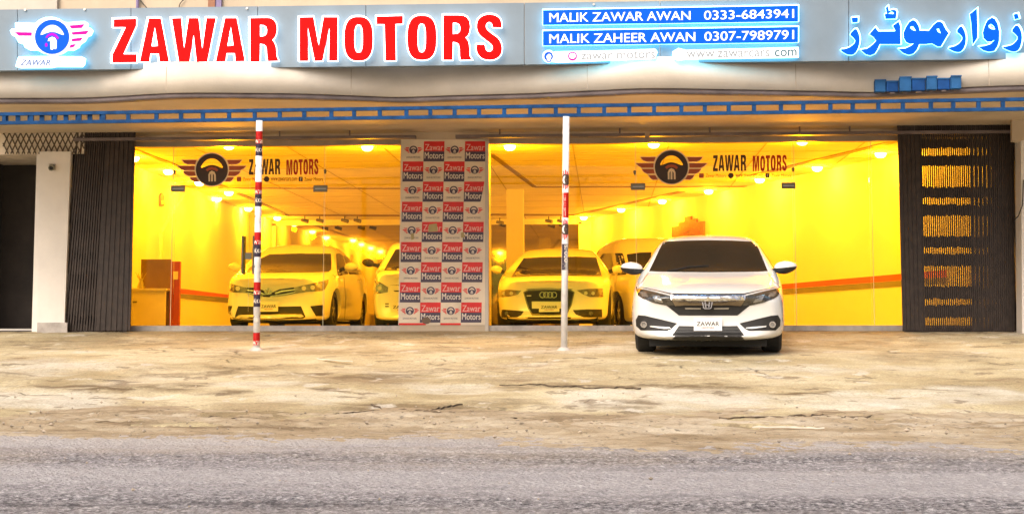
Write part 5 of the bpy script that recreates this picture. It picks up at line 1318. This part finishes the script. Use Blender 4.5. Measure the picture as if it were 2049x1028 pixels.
itk = civ.drape('lower_intake', [zv([(490, 768), (712, 772), (934, 768), (984, 838), (972, 856), (712, 864), (452, 856), (440, 838)])], 'grille_black', .005)
for yy in (797, 825): civ.drape('intake_slat', [zv([(480 - (yy - 797) * .7, yy), (944 + (yy - 797) * .7, yy), (946 + (yy - 797) * .7, yy + 6), (478 - (yy - 797) * .7, yy + 6)])], 'car_black', off=.014, parent=itk)
civ.drape('bumper_lip', [zv([(445, 856), (712, 866), (979, 856), (990, 872), (712, 884), (434, 872)])], 'car_black', .004)
civ.plate('number_plate', zv([(603, 706), (818, 706), (818, 805), (603, 805)]), 'plate_white', .035, words=PLT(0))
civ.drape('bonnet_edge', [zv([(300, 492), (436, 522), (712, 524), (988, 522), (1124, 492), (1124, 496), (988, 527), (712, 529), (436, 527), (300, 496)])], 'car_black', .002, edge=5)
civ.mirror(-1, (-.955, 1.50, 1.00), (.28, .19, .165)); civ.mirror(1, (.955, 1.50, 1.00), (.28, .19, .165))
civ_pair('bonnet_seam', [(255, 362), (262, 362), (215, 430), (172, 470), (166, 468), (208, 428)], 'steel', off=.0015, edge=5)
# side glass, as seen in other views
def side_glass(c, pts, sx):
    mw = c.mw; inv = mw.inverted(); bm = bmesh.new(); vs = [bm.verts.new((p[0], p[1], 0)) for p in pts]; bm.faces.new(vs); bmesh.ops.triangulate(bm, faces=bm.faces)
    for _ in range(5):
        es = [e for e in bm.edges if e.calc_length() > .09]
        if not es: break
        bmesh.ops.subdivide_edges(bm, edges=es, cuts=1); bmesh.ops.triangulate(bm, faces=[f for f in bm.faces if len(f.verts) > 3])
    d = mw.to_3x3() @ Vector((-sx, 0, 0))
    for v in bm.verts:
        p = mw @ Vector((sx * 3, v.co.x, v.co.y)); h = c.bvh.ray_cast(p, d); q = h[0] if h[0] else p + d * 2.2; n = h[1] if h[0] else -d
        if n.dot(d) > 0: n = -n
        v.co = q + n * .004
    bmesh.ops.recalc_face_normals(bm, faces=bm.faces)
    me = bpy.data.meshes.new('side_glass'); bm.to_mesh(me); bm.free(); me.polygons.foreach_set('use_smooth', [True] * len(me.polygons)); return link('side_glass', me, 'car_glass', c.t)
for sx in (-1, 1):
    side_glass(civ, [(1.72, .965), (2.25, 1.30), (2.68, 1.34), (2.70, .985)], sx); side_glass(civ, [(2.76, .985), (2.76, 1.34), (3.25, 1.28), (3.75, 1.06), (3.70, 1.02)], sx)

# ---- cars inside share a saloon pattern with their own sizes
def saloon(L, W, H, nose, cowl, ws, roof0, roof1, tail, hoodz0, hoodz1, belt, wt, tailz, wn=.62):
    w = W / 2; k = [
     (.00, .19, w * wn * .85, w * wn, .46, w * wn * .94, hoodz0 - .08, w * wn * .8, hoodz0 - .03, hoodz0),
     (.08, .13, w * .76, w * .85, .46, w * .80, hoodz0 - .04, w * .68, hoodz0 + .005, hoodz0 + .03),
     (.32, .12, w * .88, w * .955, .48, w * .91, hoodz0 + .02, w * .80, hoodz0 + .07, hoodz0 + .10),
     (.72, .12, w * .91, w, .52, w * .955, (hoodz0 + hoodz1) / 2 - .06, w * .84, (hoodz0 + hoodz1) / 2, (hoodz0 + hoodz1) / 2 + .04),
     (cowl - .25, .12, w * .91, w, .55, w * .96, hoodz1 - .12, w * .85, hoodz1 - .06, hoodz1 - .02),
     (cowl, .12, w * .91, w, .56, w * .96, hoodz1 - .06, w * .83, hoodz1, hoodz1 + .03),
     (cowl + (ws - cowl) * .35, .12, w * .91, w, .56, w * .955, belt - .01, w * .76, hoodz1 + (H - hoodz1) * .40, hoodz1 + (H - hoodz1) * .46),
     (ws - .03, .12, w * .91, w, .57, w * .95, belt, w * wt * 1.03, H - .085, H - .05),
     (roof0, .12, w * .91, w, .57, w * .95, belt + .005, w * wt, H - .05, H - .005),
     ((roof0 + roof1) / 2, .12, w * .91, w, .57, w * .95, belt + .02, w * wt, H - .04, H + .005),
     (roof1, .12, w * .91, w, .58, w * .95, belt + .04, w * wt * .97, H - .09, H - .045),
     (tail, .13, w * .91, w * .99, .60, w * .93, belt + .05, w * wt * .95, tailz + .06, tailz + .09),
     (L - .32, .20, w * .88, w * .97, .62, w * .90, belt + .03, w * .66, tailz - .02, tailz + .01),
     (L - .08, .26, w * .78, w * .90, .62, w * .82, belt - .06, w * .66, tailz - .10, tailz - .08),
     (L, .34, w * .66, w * .82, .62, w * .75, belt - .12, w * .62, tailz - .16, tailz - .14)]
    return k
# saloon behind the left glass
zc_ = lambda p: Zs(p, 430, 480, 5.409)
cor = Car('saloon_car', 'white saloon car behind the left glass, turned to show its side', saloon(4.62, 1.775, 1.475, 0, 1.25, 2.0, 2.2, 3.3, 3.95, .80, 1.05, 1.03, .66, 1.10, .72), .36, .3, 1.775, 4.62, (.95, 3.65), .315, .205, car_frame(541, 658, 0.70, YAW - R(4)), CG, 'paint_white_lit')
cor.drape('windscreen', [zc_([(330, 350), (420, 265), (505, 198), (590, 157), (900, 148), (1255, 150), (1262, 250), (1258, 322), (1228, 346), (1000, 352), (700, 354), (440, 354)])], 'car_glass', .003)
def side_px(pts): return cor.drape('side_window', [zc_(pts)], 'car_glass', .003)
side_px([(1312, 152), (1345, 146), (1378, 160), (1420, 290), (1440, 368), (1332, 392), (1316, 300)]); side_px([(1392, 172), (1440, 190), (1530, 270), (1575, 340), (1578, 372), (1455, 372), (1432, 290)])
hl = cor.drape('headlight', [zc_([(862, 512), (1000, 480), (1160, 447), (1228, 427), (1226, 462), (1190, 530), (1158, 552), (1000, 560), (872, 580)])], 'lamp_clear', .006)
for (u, v) in ((965, 522), (1120, 490), (1060, 515)): cor.ringloc('lamp_lens', *zc_([(u, v)])[0], 0, 4.5, 'lamp_bright', .012, .008, parent=hl)
hl = cor.drape('headlight', [zc_([(125, 482), (145, 466), (230, 488), (342, 516), (335, 572), (200, 566), (125, 545)])], 'lamp_clear', .006)
for (u, v) in ((250, 525),): cor.ringloc('lamp_lens', *zc_([(u, v)])[0], 0, 4.5, 'lamp_bright', .012, .008, parent=hl)
g_ = cor.drape('grille', [zc_([(345, 516), (430, 516), (520, 540), (580, 592), (640, 560), (700, 533), (858, 512), (872, 576), (740, 602), (580, 618), (440, 603), (335, 572)])], 'grille_black', .006)
for l in ([(350, 535), (440, 540), (520, 572), (560, 598), (520, 590), (440, 560), (345, 550)], [(650, 568), (720, 545), (865, 530), (866, 542), (730, 562), (655, 585)], [(600, 604), (740, 584), (870, 558), (871, 568), (740, 597), (600, 613)], [(345, 562), (440, 585), (520, 600), (520, 608), (440, 598), (345, 572)]):
    cor.drape('chrome_slat', [zc_(l)], 'chrome', .014, parent=g_)
cor.ringloc('emblem', *zc_([(583, 560)])[0], 5.5, 8.0, 'chrome', .012, .02, parent=g_, sq=.75); cor.ringloc('emblem_inner', *zc_([(583, 556)])[0], 2.6, 4.6, 'chrome', .012, .021, parent=g_, sq=1.3)
cor.drape('lower_intake', [zc_([(252, 716), (590, 722), (932, 716), (982, 832), (955, 846), (590, 852), (240, 842), (216, 832)])], 'grille_black', .005)
cor.drape('chrome_lip', [zc_([(235, 835), (262, 816), (590, 818), (935, 808), (962, 828), (930, 836), (590, 840), (262, 838)])], 'lamp_bright', .02)
cor.drape('fog_surround', [zc_([(1030, 716), (1166, 700), (1172, 820), (1092, 822)])], 'grille_black', .005); cor.drape('fog_surround', [zc_([(100, 712), (190, 713), (150, 826), (106, 815)])], 'grille_black', .005)
cor.drape('bumper_lip', [zc_([(122, 872), (590, 880), (1095, 852), (1100, 900), (590, 915), (130, 908)])], 'car_black', .004)
cor.plate('number_plate', zc_([(482, 670), (685, 665), (683, 773), (482, 776)]), 'plate_white', .05, words=PLT(0))
cor.mirror(1, (.99, 1.55, 1.045), (.24, .17, .15), False); cor.mirror(-1, (-.99, 1.55, 1.045), (.24, .17, .15), False)
cor.drape('door_seam', [zc_([(1395, 400), (1400, 400), (1420, 640), (1405, 860), (1400, 860), (1414, 640)])], 'car_black', .0015, edge=5)
cor.drape('door_handle', [zc_([(1540, 432), (1568, 430), (1568, 440), (1540, 442)])], 'chrome', .014)

# coupe behind the right glass
za = lambda p: Zs(p, 720, 480, 3.794)
aud = Car('coupe_car', 'white coupe with large dark grille behind the right glass beside the banner', saloon(4.62, 1.854, 1.385, 0, 1.40, 2.15, 2.35, 3.2, 3.95, .74, .97, .96, .64, 1.02, .70), .40, .3, 1.854, 4.62, (.92, 3.67), .325, .235, car_frame(1103, 657.5, 0.40, YAW - R(5)), CG, 'paint_white_lit')
aud.drape('windscreen', [za([(1150, 282), (1195, 210), (1245, 140), (1400, 130), (1650, 128), (1795, 134), (1815, 200), (1838, 276), (1700, 272), (1500, 270), (1300, 274)])], 'car_glass', .003)
for l in ([(1053, 382), (1120, 376), (1226, 384), (1200, 414), (1130, 430), (1055, 434)], [(1645, 381), (1740, 370), (1842, 368), (1846, 432), (1745, 432), (1690, 410)]):
    h = aud.drape('headlight', [za(l)], 'lamp_clear', .006); cxm = sum(p[0] for p in l) / len(l)
    for du in (-35, 20): aud.ringloc('lamp_lens', *za([(cxm + du, 404)])[0], 0, 3.6, 'lamp_bright', .012, .008, parent=h)
g_ = aud.drape('grille', [za([(1245, 397), (1280, 381), (1435, 378), (1600, 381), (1626, 397), (1605, 495), (1570, 562), (1435, 568), (1310, 566), (1280, 520)])], 'grille_black', .006)
aud.drape('grille_frame', [za([(1241, 395), (1278, 376), (1435, 373), (1602, 376), (1630, 395), (1608, 497), (1572, 567), (1435, 573), (1307, 571), (1276, 522)]), za([(1250, 399), (1283, 385), (1435, 382), (1598, 385), (1621, 399), (1600, 493), (1567, 557), (1435, 563), (1313, 561), (1285, 518)])], 'steel_dark', .012, parent=g_)
for i in range(4): aud.ringloc('badge_ring', *za([(1388 + i * 29, 417)])[0], 4.6, 6.2, 'chrome', .01, .03, parent=g_)
aud.drape('grille_badge', [za([(1268, 419), (1303, 418), (1303, 426), (1268, 427)])], 'lamp_bright', .02, parent=g_)
aud.plate('plate_holder', za([(1305, 466), (1570, 466), (1568, 520), (1307, 520)]), 'plate_white', .04)
aud.plate('number_plate', za([(1360, 478), (1515, 476), (1515, 545), (1360, 547)]), 'plate_white', .06, words=PLT(0))
for l in ([(1058, 540), (1090, 527), (1245, 540), (1225, 570), (1195, 585), (1062, 586)], [(1617, 532), (1720, 526), (1836, 525), (1840, 585), (1700, 586), (1640, 565)]):
    h = aud.drape('fog_surround', [za(l)], 'grille_black', .005)
    cxm = sum(p[0] for p in l) / len(l); aud.ringloc('fog_lamp', *za([(cxm + (-30 if cxm < 1435 else 30), 556)])[0], 0, 4.0, 'lamp_clear', .012, .012, parent=h)
aud.drape('bumper_slot', [za([(1255, 585), (1610, 585), (1600, 596), (1265, 596)])], 'car_black', .004)
aud.drape('bumper_lip', [za([(1030, 632), (1435, 640), (1870, 630), (1860, 645), (1435, 655), (1040, 648)])], 'car_black', .004)
aud.drape('bonnet_edge', [za([(1262, 372), (1435, 365), (1615, 372), (1615, 375), (1435, 369), (1262, 375)])], 'car_black', .0015, edge=5)
aud.mirror(-1, (-1.0, 1.55, .98), (.20, .16, .14), False); aud.mirror(1, (1.0, 1.55, .98), (.20, .16, .14), False)

# small hatchback half hidden by the banner
alt = Car('hatchback_car', 'small white hatchback half hidden behind the chequered banner', saloon(3.40, 1.475, 1.49, 0, .98, 1.55, 1.75, 2.8, 3.10, .86, 1.06, 1.02, .72, 1.25, .80), .26, .2, 1.475, 3.40, (.70, 2.85), .275, .165, car_frame(829, 657.5, 0.55, YAW - R(1)), CG, 'paint_white_lit')
alt.drape('windscreen', [za([(183, 232), (225, 155), (270, 75), (330, 64), (520, 62), (560, 75), (600, 155), (640, 232), (400, 236)])], 'car_glass', .003)
for mm in (0, 1):
    fl = lambda l: za(l) if not mm else mir(za(l), 829)
    h = alt.drape('headlight', [fl([(93, 322), (112, 307), (135, 308), (215, 358), (212, 396), (160, 405), (108, 412), (90, 380)])], 'lamp_clear', .006)
    alt.ringloc('lamp_lens', *fl([(150, 365)])[0], 4, 8.0, 'chrome', .012, .008, parent=h); alt.ringloc('lamp_bulb', *fl([(150, 365)])[0], 0, 4.0, 'lamp_bright', .014, .008, parent=h)
alt.drape('bonnet_edge', [za([(218, 343), (300, 341), (580, 341), (607, 343), (580, 346), (300, 346)])], 'car_black', .002, edge=5)
alt.drape('grille', [za([(255, 383), (580, 383), (570, 392), (265, 392)])], 'grille_black', .004)
alt.drape('bumper_vent', [za([(192, 480), (220, 480), (220, 488), (192, 488)])], 'car_black', .004); alt.drape('bumper_vent', [za([(192, 500), (220, 500), (220, 508), (192, 508)])], 'car_black', .004)
alt.plate('number_plate', za([(232, 476), (420, 476), (420, 548), (232, 548)]), 'plate_white', .035, words=PLT(0))
alt.mirror(-1, (-.86, 1.12, 1.08), (.20, .15, .14), False, 'car_black'); alt.mirror(1, (.86, 1.12, 1.08), (.20, .15, .14), False, 'car_black')

# tall wagon further back, seen from its front corner
zw = lambda p: Zs(p, 1140, 480, 5.711)
wag_rows = saloon(4.0, 1.66, 1.76, 0, .80, 1.30, 1.55, 3.5, 3.75, 1.02, 1.16, 1.14, .80, 1.55, .80)
wag = Car('wagon_car', 'tall pale wagon parked behind the coupe and the outdoor white car', wag_rows, .24, .15, 1.66, 4.0, (.72, 3.15), .33, .20, car_frame(1338, 655, 4.2, YAW + R(7)), CG, 'paint_white_lit')
wag.drape('side_window', [zw([(345, 205), (380, 160), (480, 150), (600, 150), (615, 180), (640, 290), (648, 395), (600, 400), (430, 410), (385, 350)])], 'car_glass', .003)
wag.drape('windscreen', [zw([(650, 165), (800, 145), (935, 140), (925, 200), (890, 270), (830, 385), (710, 392), (672, 260)])], 'car_glass', .003)
wag.drape('window_pillar', [zw([(480, 152), (520, 152), (540, 290), (550, 400), (500, 402), (505, 290)])], 'paint_white', .01)
